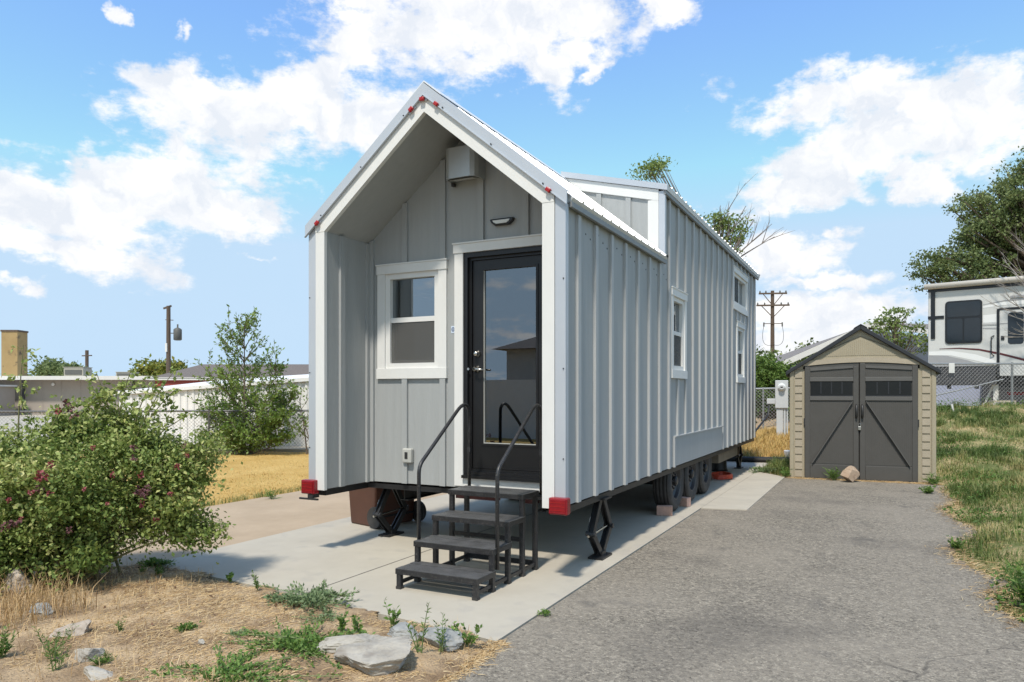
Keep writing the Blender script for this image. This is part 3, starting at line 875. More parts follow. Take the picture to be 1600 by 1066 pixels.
# --- windows
def window(T, hole, parent, cap=True, cols=1, rails=1, proud=.022, screen=True):
    u0, u1, v0, v1 = hole; cw = .092
    fr = .052; v = MB()
    a0, a1, b0, b1 = u0, u1, v0, v1
    ring = [(a0, b0), (a1, b0), (a1, b1), (a0, b1)]; inner = [(a0 + fr, b0 + fr), (a1 - fr, b0 + fr), (a1 - fr, b1 - fr), (a0 + fr, b1 - fr)]
    v.add([T(a, b, .004) for a, b in ring + inner] + [T(a, b, -.085) for a, b in ring + inner],
          [(i, (i + 1) % 4, 4 + (i + 1) % 4, 4 + i) for i in range(4)] + [(8 + i, 12 + i, 12 + (i + 1) % 4, 8 + (i + 1) % 4) for i in range(4)]
          + [(4 + i, 4 + (i + 1) % 4, 12 + (i + 1) % 4, 12 + i) for i in range(4)] + [(i, 8 + i, 8 + (i + 1) % 4, (i + 1) % 4) for i in range(4)])
    W = v.build('window', 'trim', parent)
    for (p, q) in ((u0 - cw, u0 - .001), (u1 + .001, u1 + cw)): MB().box(p, q, v0, v1, .001, proud, T).build('side_board', 'trim', W)
    c = MB(); c.box(u0 - cw - .006, u1 + cw + .006, v1 + .0005, v1 + .085, .001, proud + .008, T); c.box(u0 - cw - .012, u1 + cw + .012, v1 + .0855, v1 + .098, .001, proud + .016, T); c.build('head_board', 'trim', W)
    c = MB(); c.box(u0 - cw - .006, u1 + cw + .006, v0 - .10, v0 - .0005, .001, proud + .008, T); c.build('sill_board', 'trim', W)
    i0, i1, j0, j1 = a0 + fr, a1 - fr, b0 + fr, b1 - fr
    if rails:
        m = (j0 + j1) / 2 + .01
        MB().box(i0, i1, m - .024, m + .024, -.07, -.014, T).build('meeting_rail', 'trim', W)
        MB().box(i0, i1, m + .024, j1, -.045, -.041, T).build('pane', 'glass', W)
        s = MB(); s.box(i0, i0 + .022, j0, m - .024, -.06, -.03, T); s.box(i1 - .022, i1, j0, m - .024, -.06, -.03, T); s.box(i0 + .022, i1 - .022, j0, j0 + .03, -.06, -.03, T); s.build('sash', 'trim', W)
        MB().box(i0 + .022, i1 - .022, j0 + .03, m - .024, -.06, -.056, T).build('pane', 'glass', W)
        if screen: MB().box(i0 + .001, i1 - .001, j0 + .001, m - .025, -.022, -.020, T).build('insect_screen', 'screen', W)
    else:
        m = (i0 + i1) / 2
        MB().box(m - .024, m + .024, j0, j1, -.07, -.014, T).build('mullion', 'trim', W)
        MB().box(i0, m - .024, j0, j1, -.045, -.041, T).build('pane', 'glass', W)
        MB().box(m + .024, i1, j0, j1, -.06, -.056, T).build('pane', 'glass', W)
        if screen: MB().box(i0 + .001, m - .025, j0 + .001, j1 - .001, -.022, -.020, T).build('insect_screen', 'screen', W)
    return W


window(TF, WIN_F, house)
window(TR, WIN_1, house)
window(TR, WIN_2, house, rails=0)
window(TL, WIN_4, house)
window(TR, WIN_3, house)

# --- porch door with full glass
dc = MB()
dc.box(-.098, -.006, .62, 2.7995, .001, .022, TF); dc.box(.896, .985, .62, 2.7995, .001, .022, TF)
dr = dc.build('door', 'trim', house)
c = MB(); c.box(-.108, .995, 2.80, 2.882, .001, .030, TF); c.box(-.114, 1.0, 2.8825, 2.896, .001, .040, TF); c.build('head_board', 'trim', dr)
MB().box(-.0055, .8955, .618, .698, .001, .020, TF).build('sill_board', 'trim', dr)
j = MB(); j.box(-.005, .035, .70, 2.8, -.1, .006, TF); j.box(.855, .895, .70, 2.8, -.1, .006, TF); j.box(.035, .855, 2.755, 2.8, -.1, .006, TF)
j.box(.035, .06, .70, 2.755, -.1, -.03, TF); j.box(.83, .855, .70, 2.755, -.1, -.03, TF); j.box(.06, .83, 2.73, 2.755, -.1, -.03, TF); j.build('door_frame', 'doorblack', dr)
th = MB(); th.box(-.004, .894, .6985, .725, .002, .055, TF); th.box(.0355, .8545, .7005, .757, -.1, .03, TF); th.box(.0605, .8295, .757, .782, -.1, -.035, TF); th.build('threshold', 'doorblack', dr)
GU0, GU1, GV0, GV1 = .178, .718, 1.02, 2.632
sl = MB(); holed(sl, TF, .062, .828, .785, 2.728, [(GU0, GU1, GV0, GV1)], -.05, -.095); sl.build('door_slab', 'doorblack', dr)
gb = MB()
gb.box(GU0 - .02, GU1 + .02, GV0 - .02, GV0, -.0495, -.042, TF); gb.box(GU0 - .02, GU1 + .02, GV1, GV1 + .02, -.0495, -.042, TF)
gb.box(GU0 - .02, GU0, GV0, GV1, -.0495, -.042, TF); gb.box(GU1, GU1 + .02, GV0, GV1, -.0495, -.042, TF); gb.build('glazing_bead', 'doorblack', dr)
gs = MB(); t = .007
gs.box(GU0, GU1, GV0, GV0 + t, -.066, -.05, TF); gs.box(GU0, GU0 + t, GV0 + t, GV1, -.066, -.05, TF); gs.build('glazing_seal', 'plastic_grey', dr)
MB().box(GU0 + t, GU1, GV0 + t, GV1, -.072, -.066, TF).build('pane', 'glassdoor', dr)
h = MB(); h.lathe([(.032, 0), (.032, -.008), (.022, -.014), (.02, -.03), (.024, -.04), (.018, -.05)], (.112, YR + .05, 1.855), 'y', 18); h.build('deadbolt', 'nickel', dr, smooth=True)
h = MB(); h.lathe([(.034, 0), (.034, -.008), (.02, -.014), (.016, -.05), (.02, -.055)], (.108, YR + .05, 1.713), 'y', 18)
h.tube([(.108, YR + .0, 1.713), (.125, YR - .008, 1.712), (.16, YR - .01, 1.708), (.205, YR - .002, 1.705)], [.012, .012, .010, .008], 8); h.build('door_handle', 'nickel', dr, smooth=True)
MB().lathe([(.012, 0), (.012, -.004)], (.045, YR - .006, 1.713), 'y', 10).build('strike_plate', 'nickel', dr)

# --- small fittings on the porch wall
hd = MB(); HU0, HU1, HZ0, HZ1, HD = -.115, .225, 3.455, 3.735, .19
prof = [(HU0, 0), (HU0 + .0, HD - .06), (HU0 + .02, HD - .02), (HU0 + .06, HD), (HU1 - .06, HD), (HU1 - .02, HD - .02), (HU1, HD - .06), (HU1, 0)]
n = len(prof)
lo = [TF(u, HZ0, w_) for u, w_ in prof]; hi = [TF(u, HZ1, w_) for u, w_ in prof]
hd.add(lo + hi, [(i, i + 1, n + i + 1, n + i) for i in range(n - 1)] + [tuple(range(n, 2 * n))])
inn = [TF(HU0 + .012 + (u - HU0) * .93, HZ0, max(0, w_ - .012)) for u, w_ in prof]; inh = [TF(HU0 + .012 + (u - HU0) * .93, HZ1 - .02, max(0, w_ - .012)) for u, w_ in prof]
hd.add(inn + inh, [(i, i + 1, n + i + 1, n + i) for i in range(n - 1)] + [tuple(range(n, 2 * n))])
hd.add(lo + inn, [(i, i + 1, n + i + 1, n + i) for i in range(n - 1)])
hood = hd.build('vent_hood', 'hoodmetal', house)
MB().prism([TF(HU0 + .05, HZ0 + .02, .02), TF(HU1 - .05, HZ0 + .02, .02), TF(HU1 - .05, HZ0 - .012, .15), TF(HU0 + .05, HZ0 - .012, .15)], (0, 0, 0), (0, 0, .006)).build('damper_flap', 'plastic_grey', hood)
MB().box(HU0 + .005, HU0 + .035, HZ0 - .03, HZ0, .02, .06, TF).build('latch', 'plastic_dark', hood)
pl = MB(); LU0, LU1, LZ = .29, .535, 3.075
hp = [(LU0, LZ), (LU1, LZ), (LU1 - .012, LZ - .03), (LU1 - .05, LZ - .06), (LU0 + .05, LZ - .06), (LU0 + .012, LZ - .03)]
pl.prism([TF(u, v, 0) for u, v in hp], (0, 0, 0), (0, -.045, 0)); lamp = pl.build('porch_light', 'blackpaint', house, bevel=.008)
ip = [(LU0 + .035, LZ - .016), (LU1 - .035, LZ - .016), (LU1 - .045, LZ - .032), (LU1 - .07, LZ - .047), (LU0 + .07, LZ - .047), (LU0 + .045, LZ - .032)]
MB().prism([TF(u, v, .0455) for u, v in ip], (0, 0, 0), (0, -.006, 0)).build('lens', 'lens', lamp)
ob = MB(); ob.box(-.675, -.568, .81, .95, .0, .055, TF); outlet = ob.build('outlet_box', 'plastic_grey', house, bevel=.012)
MB().box(-.642, -.608, .85, .915, .0555, .058, TF).build('outlet_window', 'plastic_dark', outlet)
stk = MB().box(-.145, -.099, 2.055, 2.122, .0, .003, TF).build('sticker', 'stickerwhite', house)
em = MB(); cu_, cv_ = -.1235, 2.09
ring = [(math.cos(2 * PI * k / 16), math.sin(2 * PI * k / 16)) for k in range(16)]
em.add([TF(cu_ + .017 * a, cv_ + .021 * b, .0038) for a, b in ring] + [TF(cu_ + .011 * a, cv_ + .014 * b, .0038) for a, b in ring], [(k, (k + 1) % 16, 16 + (k + 1) % 16, 16 + k) for k in range(16)])
em.box(cu_ - .004, cu_ + .004, cv_ - .009, cv_ + .009, .0034, .0042, TF); em.build('emblem', 'stickerblue', stk)

# --- marker and tail lights
for (x, z, rot) in ((-.006, 3.993, 0), (-.119, 3.925, 39), (.136, 3.925, -39), (1.17, 3.07, -39), (-1.171, 3.06, 39)):
    e = MB(); e.box(-.044, .044, -.008, 0, -.014, .014); o = e.build('marker_light', 'galv', house); o.location = (x, -.028, z); o.rotation_euler = (0, R(-rot), 0)
    e = MB(); e.prism([(-.024, 0, -.017), (.024, 0, -.017), (.024, 0, .017), (-.024, 0, .017)], (0, -.035, 0), (0, -.008, 0)); e.build('lens', 'amberlens', o, bevel=.008)
for s, dz in ((1, 0), (-1, .003)):
    xa = s * 1.262
    b = MB(); b.box(xa - .078, xa + .078, -.075, .0, .552, .682); o = b.build('tail_light', 'redlens', house, bevel=.01)
    q = MB(); q.box(xa - .066, xa + .066, -.081, -.0755, .563, .671); q.build('lens', 'redlens', o, bevel=.004)
    for k in range(3): MB().box(xa - .062, xa + .062, -.084, -.0815, .585 + .03 * k, .590 + .03 * k).build('lens_rib', 'amberlens', o)
    if s < 0:
        q = MB(); q.box(xa + .0, xa + .06, -.07, .02, .515, .551); q.box(xa - .10, xa + .12, -.075, -.055, .50, .516); q.build('plate_bracket', 'plastic_dark', o)
    q = MB(); q.box(*sorted((xa - s * .02, xa - s * .10)), .0015, .03, .565, .60); q.build('bracket', 'steel', o)

# --- trailer: beams, axles, wheels, jacks
tr = MB()
for s in (-1, 1):
    tr.box(*sorted((s * .70, s * .80)), .74, LEN, .575, .585); tr.box(*sorted((s * .70, s * .80)), .74, LEN, .42, .43); tr.box(*sorted((s * .745, s * .755)), .74, LEN, .43, .575)
    tr.box(*sorted((s * 1.15, s * 1.245)), .05, LEN - .02, .53, ZB - .022)
tr.box(-1.15, 1.15, YR + .012, YR + .10, .535, ZB - .022); tr.box(-1.15, 1.15, LEN - .12, LEN - .03, .50, ZB - .022)
for y in np.arange(1.6, 9.6, .8): tr.box(-1.15, 1.15, y, y + .05, .50, .575)
tr.build('trailer_chassis', 'steel', house)
for (xa, xb) in ((-.20, .25), (.50, .66)): MB().box(xa, xb, .82, .90, .47, .525).build('reflector_bar', 'roseold', house)
tk = MB(); tk.box(.15, 1.12, 6.9, 8.7, .33, .52); tk.build('tank_cover', 'tankbrown', house)
cx_ = [3.86, 4.74, 5.62]
ax = MB()
for y in cx_: ax.tube([(-1.0, y, .36), (1.0, y, .36)], .045, 10)
ax.build('axle', 'steel', house)


def wheel_meshes():
    t = MB(); r = .385
    t.lathe([(.235, -.10), (.30, -.112), (.35, -.108), (.375, -.085), (.380, -.075), (.372, -.072), (.372, -.064), (.383, -.062), (.385, -.03), (.376, -.027), (.376, -.019), (.385, -.016), (.385, .016), (.376, .019), (.376, .027), (.385, .03), (.383, .062), (.372, .064), (.372, .072), (.380, .075), (.375, .085), (.352, .106), (.345, .109), (.318, .113), (.30, .112), (.29, .107), (.25, .104), (.235, .10)], (0, 0, 0), 'x', 40, cap=False)
    tm = t.mesh('tyre', 'rubber', True)
    m = MB(); m.lathe([(.237, -.09), (.237, .085), (.25, .10), (.237, .102), (.222, .095), (.21, .055), (.175, .035), (.16, .045), (.12, .06), (.075, .062), (.07, .058)], (0, 0, 0), 'x', 32)
    for k in range(8):
        a = 2 * PI * k / 8; m.lathe([(.013, .055), (.013, .078), (.006, .082)], (0, .098 * math.cos(a), .098 * math.sin(a)), 'x', 6)
    rm = m.mesh('rim', 'rim')
    c = MB(); c.lathe([(.06, .055), (.058, .10), (.045, .112), (.01, .115)], (0, 0, 0), 'x', 16)
    return tm, rm, c.mesh('hub_cap', 'steel')


tm, rm, cm_ = wheel_meshes()
for s in (1, -1):
    for y in cx_:
        wl = link('wheel', tm, house, loc=(s * 1.09, y, .383))
        if s < 0: wl.rotation_euler = (0, 0, PI)
        link('rim', rm, wl); link('hub_cap', cm_, wl)


def jack(x, y, s, zt=.53):
    o = MB()
    hw = .235; zm = zt * .47; q = .05
    foot = MB(); foot.box(x - .07, x + .07, y - .13, y + .13, .0, .02); foot.box(x - .04, x + .04, y - .05, y + .05, .02, .06)
    J = foot.build('stabilizer_jack', 'steel', house)
    for dx in (-.022, .022):
        for sg in (-1, 1):
            MB().bar((x + dx, y + sg * .03, .045), (x + dx, y + sg * hw, zm), .012, .055, (0, 1, 0)).build('arm', 'steel', J)
            MB().bar((x + dx, y + sg * hw, zm), (x + dx, y + sg * .04, zt), .012, .055, (0, 1, 0)).build('arm', 'steel', J)
    for sg in (-1, 1):
        MB().bar((x, y + sg * .028, .05), (x, y + sg * hw, zm - .01), .045, .012, (0, 1, 0)).build('arm', 'steel', J)
        MB().bar((x, y + sg * hw, zm + .01), (x, y + sg * .045, zt), .045, .012, (0, 1, 0)).build('arm', 'steel', J)
        MB().lathe([(.022, -.045), (.022, .045)], (x, y + sg * hw, zm), 'x', 12).build('pivot', 'rim', J)
    MB().tube([(x, y - .30, zm - .012), (x, y + .30, zm + .012)], .011, 8).build('screw_rod', 'nickel', J)
    MB().bar((x - .031, y - .175, zm + .085), (x - .031, y - .15, zm + .125), .004, .05, (0, 1, 0)).build('sticker', 'whiteblock', J)
    MB().box(x - .08, x + .08, y - .09, y + .09, zt + .001, zt + .015).build('mount_plate', 'steel', J)


for (x, y) in ((1.205, 1.03), (-1.10, 1.0), (1.0, 9.55), (-1.0, 9.55)): jack(x, y, 1)
MB().tube([(1.17, .12, .58), (1.2, .3, .55), (1.16, .6, .555), (1.12, .95, .50), (1.18, 1.1, .56)], .006, 6).build('brake_cable', 'cable', house)
MB().tube([(1.19, .22, .55), (1.2, .24, .515), (1.2, .25, .50)], .014, 8).build('cable_stub', 'cable', house)

# ------------------------------------------------------------------ portable entry steps
st = thing('entry_steps', 'black steel four tread portable steps with two curved handrails below the porch door', 'steps', (.54, -.15, 0))
ox, oy = .54, -.15
S = lambda x, y, z: (x - ox, y - oy, z)
XL, XR = .207, .875
rows = [(-.66, .135), (-.42, .30), (-.16, .465), (.095, .645), (.342, .645)]
for i, (y, zt) in enumerate(rows):
    for x in (XL, XR):
        l = MB(); l.box(x - .019 - ox, x + .019 - ox, y - .019 - oy, y + .019 - oy, .012, zt); o = l.build('leg', 'stepblack', st, bevel=.003)
        MB().box(x - .022 - ox, x + .022 - ox, y - .022 - oy, y + .022 - oy, 0, .022).build('foot', 'rubber', o)
treads = [(-.685, -.40, .157), (-.445, -.14, .322), (-.185, .118, .487), (.068, .368, .667)]
for (y0, y1, z) in treads:
    t_ = MB(); e = .024; x0, x1 = XL - e, XR + e
    t_.box(x0 - ox, x1 - ox, y0 - oy, y0 + .006 - oy, z - .042, z - .004); t_.box(x0 - ox, x1 - ox, y1 - .006 - oy, y1 - oy, z - .042, z - .004)
    t_.box(x0 - ox, x0 + .006 - ox, y0 + .006 - oy, y1 - .006 - oy, z - .042, z - .004); t_.box(x1 - .006 - ox, x1 - ox, y0 + .006 - oy, y1 - .006 - oy, z - .042, z - .004)
    o = t_.build('tread', 'stepblack', st)
    g = MB(); wd = (y1 - y0) / 3
    for k in range(3): g.box(x0 - ox, x1 - ox, y0 + k * wd + .003 - oy, y0 + (k + 1) * wd - .003 - oy, z - .006, z - (.0 if k != 1 else .002))
    g.build('grip_plate', 'treadtop', o)
    for x in (x0 + .03, x1 - .03):
        MB().lathe([(.006, -.004), (.006, 0)], (x - ox, y0 - oy, z - .022), 'y', 8).build('bolt', 'rim', o)
for x in (XL, XR): MB().box(x - .008 - ox, x + .008 - ox, -.64 - oy, .325 - oy, .035, .062).build('side_rail', 'stepblack', st)
br = MB(); br.box(XL + .02 - ox, XR - .02 - ox, .333 - oy, .351 - oy, .035, .075); br.build('cross_rail', 'stepblack', st)
br = MB(); br.box(XL + .02 - ox, XR - .02 - ox, .086 - oy, .104 - oy, .28, .315); br.build('cross_rail', 'stepblack', st)


def arc(a, b, c, n=6):
    a, b, c = Vector(a), Vector(b), Vector(c)
    return [a * (1 - t) ** 2 + b * 2 * t * (1 - t) + c * t * t for t in [k / n for k in range(n + 1)]]


for x in (XL - .02, XR + .022):
    p = [S(x, -.375, .16), S(x, -.375, .80)] + arc(S(x, -.375, .84), S(x, -.375, .90), S(x, -.33, .94)) + arc(S(x, .20, 1.325), S(x, .36, 1.445), S(x, .415, 1.33), 8) + [S(x, .42, 1.2), S(x, .42, .64)]
    MB().tube(p, .0155, 12).build('handrail', 'stepblack', st, smooth=True)
    MB().bar(S(x, .42, 1.0), S(x, .42, .96), .03, .03).build('rail_clamp', 'rim', st)

# ------------------------------------------------------------------ things on the pad
for (x, y, rz, lab) in ((1.135, 3.50, .25, 'pink brick wedged in front of the front trailer tyre'), (1.16, 4.31, -.3, 'pink brick lying between the front and middle trailer tyres')):
    o = MB().box(-.095, .095, -.05, .05, 0, .115).build('wheel_chock', 'chock', bevel=.006); o.location = (x, y, 0); o.rotation_euler = (0, 0, rz)
    tag(o, lab, 'brick', 'bricks chocking the trailer wheels')

bn = thing('wheelie_bin', 'brown wheeled rubbish bin standing beside the far side of the trailer', 'bin', (-1.62, 1.55, 0), -.25)
b = MB(); b.add([(-.24, -.28, .0), (.20, -.28, .0), (.20, .28, .0), (-.24, .28, .0), (-.31, -.31, .92), (.27, -.31, .92), (.27, .31, .92), (-.31, .31, .92)], [(3, 2, 1, 0), (0, 1, 5, 4), (1, 2, 6, 5), (2, 3, 7, 6), (3, 0, 4, 7), (4, 5, 6, 7)])
b.build('body', 'binbrown', bn, bevel=.02)
MB().prism([(-.34, -.33, .922), (.31, -.33, .922), (.31, .33, .922), (-.34, .33, .922)], (0, 0, 0), (0, 0, .05)).build('lid', 'binbrown', bn, bevel=.02)
for s in (-1, 1):
    wl = MB().lathe([(.07, -.02), (.115, -.025), (.12, -.015), (.12, .015), (.115, .025), (.07, .02)], (.25, s * .31, .12), 'y', 24).build('wheel', 'rubber', bn)
    k = MB(); k.lathe([(.072, -.012), (.072, .012)], (.25, s * .31, .12), 'y', 20)
    k.build('rim', 'plastic_dark', wl)
MB().tube([(.25, -.3, .12), (.25, .3, .12)], .012, 8).build('axle', 'steel', bn)
MB().tube([(.28, -.2, .86), (.34, -.2, .88), (.34, .2, .88), (.28, .2, .86)], .014, 8).build('handle', 'binbrown', bn)

hs = MB()
p = []
for k in range(70):
    a = k * .42; r_ = .16 + .012 * math.sin(k * 1.3); p.append((1.05 + r_ * math.cos(a), 7.55 + 1.5 * r_ * math.sin(a), .014 + .0012 * k))
hs.tube(p, .014, 6); tag(hs.build('hose_coil', 'hosered'), 'orange red hose coiled on the concrete behind the rear wheels', 'hose')
hs = MB(); p = [(-.6, 10.6, .08), (.3, 10.75, .07), (1.0, 10.9, .06), (1.7, 11.0, .07), (2.4, 11.15, .09)]
hs.tube(p, .06, 10); tag(hs.build('drain_pipe', 'cable'), 'black flexible drain pipe lying on the ground behind the tiny house', 'pipe')
o = MB().box(-.22, .22, -.12, .12, 0, .16).build('white_block', 'whiteblock', bevel=.02); o.location = (1.85, 11.6, .07); o.rotation_euler = (0, 0, .4)
tag(o, 'white block lying in the straw left of the storage shed', 'block')
o = MB().box(-.06, .06, -.05, .05, 0, .07).build('red_fitting', 'hosered', bevel=.01); o.location = (1.55, 11.3, .03)
tag(o, 'small red pipe fitting by the end of the black drain pipe', 'fitting')
o = MB().lathe([(.19, 0), (.17, .05), (.15, .40), (.18, .44)], (0, 0, 0), 'z', 16).build('black_bucket', 'cable', smooth=True); o.location = (.72, 8.9, .0)
tag(o, 'dark tub standing under the rear of the trailer', 'tub')

rg2 = np.random.default_rng(77)
n = 1300; yy = rg2.uniform(-3.2, 8.2, n); side = rg2.uniform(size=n)
xr = np.interp(yy, [q[1] for q in right_edge], [q[0] for q in right_edge])
xx = np.where(side < .45, 1.43 + np.abs(rg2.normal(size=n)) * .16, np.where(side < .8, xr - np.abs(rg2.normal(size=n)) * .3, rg2.uniform(1.5, 4.2, n)))
sz = rg2.uniform(.0015, .005, n)[:, None]; ce = np.stack([xx, yy, np.full(n, -.007)], 1)
tv = ce[:, None, :] + rg2.normal(size=(n, 4, 3)) * sz[:, :, None] * np.array([1, 1, .5]) + np.array([0, 0, .003])
np_mesh('loose_grit', tv.reshape(-1, 3), (np.arange(n) * 4)[:, None, None] .repeat(4, 1).reshape(n, 4, 1).repeat(3, 2).reshape(-1, 3) + np.tile(np.array([[0, 1, 2], [0, 2, 3], [0, 3, 1], [1, 3, 2]]), (n, 1)), 'rock', kind='stuff')

# ------------------------------------------------------------------ storage shed
SA = math.atan2(.087, .996)
shed = thing('storage_shed', 'tan and grey plastic garden shed with crossbuck double doors and a black roof', 'shed', (2.067, 8.453, -.03), SA)
SWd, SD, EV, PK = 2.24, 2.15, 1.93, 2.66
D0, D1, DT = .235, 1.985, 1.985
w = MB(); w.box(0, D0 - .004, 0, .06, 0, EV); w.box(D1 + .004, SWd, 0, .06, 0, EV)
w.box(0, .05, .0605, SD, 0, EV); w.box(SWd - .05, SWd, .0605, SD, 0, EV); w.box(.0505, SWd - .0505, SD - .05, SD, 0, EV)
w.prism([(.0505, SD - .05, EV), (SWd - .0505, SD - .05, EV), (SWd / 2, SD - .05, PK - .06)], (0, 0, 0), (0, .05, 0))
w.build('wall', 'shedtan', shed)
for s in (0, 1):
    b = MB(); xa = -.012 if s == 0 else SWd - .055
    b.box(xa, xa + .067, -.02, .045, 0, EV - .002); b.build('corner_post', 'shedtan', shed, bevel=.012)
qm = MB().box(-.058, .058, -.014, .0, 0, .108).mesh('quoin_block', 'shedquoin')
for x in (.135, SWd - .135):
    for k in range(14): link('quoin_block', qm, shed, loc=(x, -.0005, .04 + k * .134))
# gable with arched lower trim
gb_ = MB(); arch = [(D0 - .02 + (D1 - D0 + .04) * k / 12, DT + .055 * math.sin(PI * k / 12)) for k in range(13)]
gp = [(-.02, EV + .002)] + [(D0 - .03, EV + .002)] + arch + [(D1 + .03, EV + .002), (SWd + .02, EV + .002), (SWd / 2, PK - .05)]
gb_.prism([(x, 0, z) for x, z in gp], (0, -.01, 0), (0, .05, 0)); gb_.build('gable', 'shedtan', shed)
at_ = MB()
for i in range(12):
    (xa, za), (xb, zb) = arch[i], arch[i + 1]
    at_.prism([(xa, 0, za), (xb, 0, zb), (xb, 0, zb + .085), (xa, 0, za + .085)], (0, -.035, 0), (0, -.0105, 0))
at_.build('arch_trim', 'shedquoin', shed)
gi = MB(); ip_ = [(.36, DT + .105), (SWd - .36, DT + .105), (SWd / 2, PK - .19)]
# beaded infill: raised strips inside a recessed triangle frame
x = .40
while x < SWd - .40:
    zt = PK - .19 - abs(x - SWd / 2) * ((PK - .19 - DT - .12) / (SWd / 2 - .36)) - .03
    zb = DT + .145 + .03 * math.sin(PI * (x - .2) / (SWd - .4))
    if zt - zb > .02: gi.box(x - .011, x + .011, -.0165, -.0105, zb, zt)
    x += .032
gi.build('gable_beading', 'shedtan', shed); gi_o = None
gf = MB()
for s in (-1, 1):
    a = (SWd / 2 + s * (SWd / 2 - .30), 0, DT + .13); b = (SWd / 2, 0, PK - .165); gf.bar((a[0], -.0135, a[2]), (b[0], -.0135, b[2]), .006, .022, (0, 1, 0))
gf.build('gable_groove', 'shedgrey', shed)
# roof slabs
RS = (PK - EV) / (SWd / 2)
for s in (-1, 1):
    xe = SWd / 2 + s * (SWd / 2 + .075); ze = PK - RS * (SWd / 2 + .075)
    r_ = MB(); r_.prism([(SWd / 2, 0, PK - .062), (xe, 0, ze - .062), (xe, 0, ze + .012), (SWd / 2, 0, PK + .02)], (0, -.075, 0), (0, SD + .06, 0)); r_.build('roof_panel', 'shedroof', shed, bevel=.01)
MB().prism([(SWd / 2 - .10, 0, PK - .043), (SWd / 2, 0, PK + .0205), (SWd / 2 + .10, 0, PK - .043), (SWd / 2 + .10, 0, PK - .028), (SWd / 2, 0, PK + .034), (SWd / 2 - .10, 0, PK - .028)], (0, -.08, 0), (0, SD + .065, 0)).build('ridge_cap', 'shedroof', shed)
# doors
mid = (D0 + D1) / 2 - .01
for s in (0, 1):
    a, b = (D0, mid - .006) if s == 0 else (mid + .006, D1)
    zt_a = DT + .055 * math.sin(PI * (a - D0 + .02) / (D1 - D0 + .04)) - .006; zt_b = DT + .055 * math.sin(PI * (b - D0 + .02) / (D1 - D0 + .04)) - .006
    base = MB(); n_ = 6
    top = [(a + (b - a) * k / n_, DT + .055 * math.sin(PI * (a + (b - a) * k / n_ - D0 + .02) / (D1 - D0 + .04)) - .008) for k in range(n_ + 1)]
    base.prism([(a, 0, .02)] + [(x, 0, z) for x, z in top] + [(b, 0, .02)], (0, -.02, 0), (0, .03, 0))
    dd = base.build('door', 'shedgrey', shed)
    gx = MB(); x = a + .10
    while x < b - .09:
        for (z0, z1) in ((.29, 1.37), (1.76, min(1.93, DT))): gx.box(x - .010, x + .010, -.025, -.0205, z0, z1)
        x += .031
    gx.build('beading', 'shedgrey', dd)
    for (x0, x1, z0, z1) in ((a + .005, a + .085, .03, top[0][1] - .004), (b - .085, b - .005, .03, min(top[-1][1], top[0][1]) - .004), (a + .09, b - .09, .03, .27)):
        MB().box(x0, x1, -.038, -.0255, z0, z1).build('stile', 'shedgrey', dd, bevel=.004)
    for (z0, z1) in ((1.385, 1.455), (1.715, 1.785)):
        MB().box(a + .085, b - .085, -.042, -.0255, z0, z1).build('rail', 'shedgreylight', dd, bevel=.005)
    MB().prism([(a + .09, 0, 1.90), (b - .09, 0, 1.945 if s == 0 else 1.945), (b - .09, 0, 1.985), (a + .09, 0, 1.955)] if s == 0 else [(a + .09, 0, 1.945), (b - .09, 0, 1.90), (b - .09, 0, 1.955), (a + .09, 0, 1.985)], (0, -.04, 0), (0, -.0255, 0)).build('rail', 'shedgreylight', dd)
    MB().box(a + .095, b - .095, -.030, -.0215, 1.46, 1.71).build('window', 'shedglass', dd)
    wf = MB()
    for k in range(1, 4): x = a + .095 + (b - a - .19) * k / 4; wf.box(x - .008, x + .008, -.034, -.0305, 1.50, 1.71)
    wf.box(a + .095, b - .095, -.034, -.0305, 1.46, 1.475); wf.build('window_bars', 'shedroof', dd)
    p0, p1 = ((a + .12, .29), (b - .10, 1.37)) if s == 0 else ((b - .12, .29), (a + .10, 1.37))
    MB().bar((p0[0], -.031, p0[1]), (p1[0], -.031, p1[1]), .011, .085, (0, 1, 0)).build('brace', 'shedgreylight', dd)
    hx = mid + (-.045 if s == 0 else .045)
    MB().tube([(hx, -.04, 1.09), (hx, -.075, 1.11), (hx, -.085, 1.20), (hx, -.075, 1.29), (hx, -.04, 1.31)], [.016, .02, .02, .02, .016], 8).build('handle', 'plastic_dark', dd, smooth=True)
    for z in (.95,):
        MB().box(*((a - .016, a + .004) if s == 0 else (b - .004, b + .016)), -.034, -.005, z, z + .12).build('hinge', 'plastic_dark', dd)
pk = thing('padlock', 'small silver padlock hanging between the shed door handles', 'padlock', (2.067 + (mid + .003) * math.cos(SA), 8.453 + (mid + .003) * math.sin(SA), -.03), SA)
MB().box(-.024, .024, -.065, -.042, .88, .945).build('lock_body', 'nickel', pk, bevel=.006)
MB().tube([(-.015, -.053, .94), (-.015, -.053, .985), (0, -.053, 1.0), (.015, -.053, .985), (.015, -.053, .94)], .005, 6).build('shackle', 'nickel', pk)

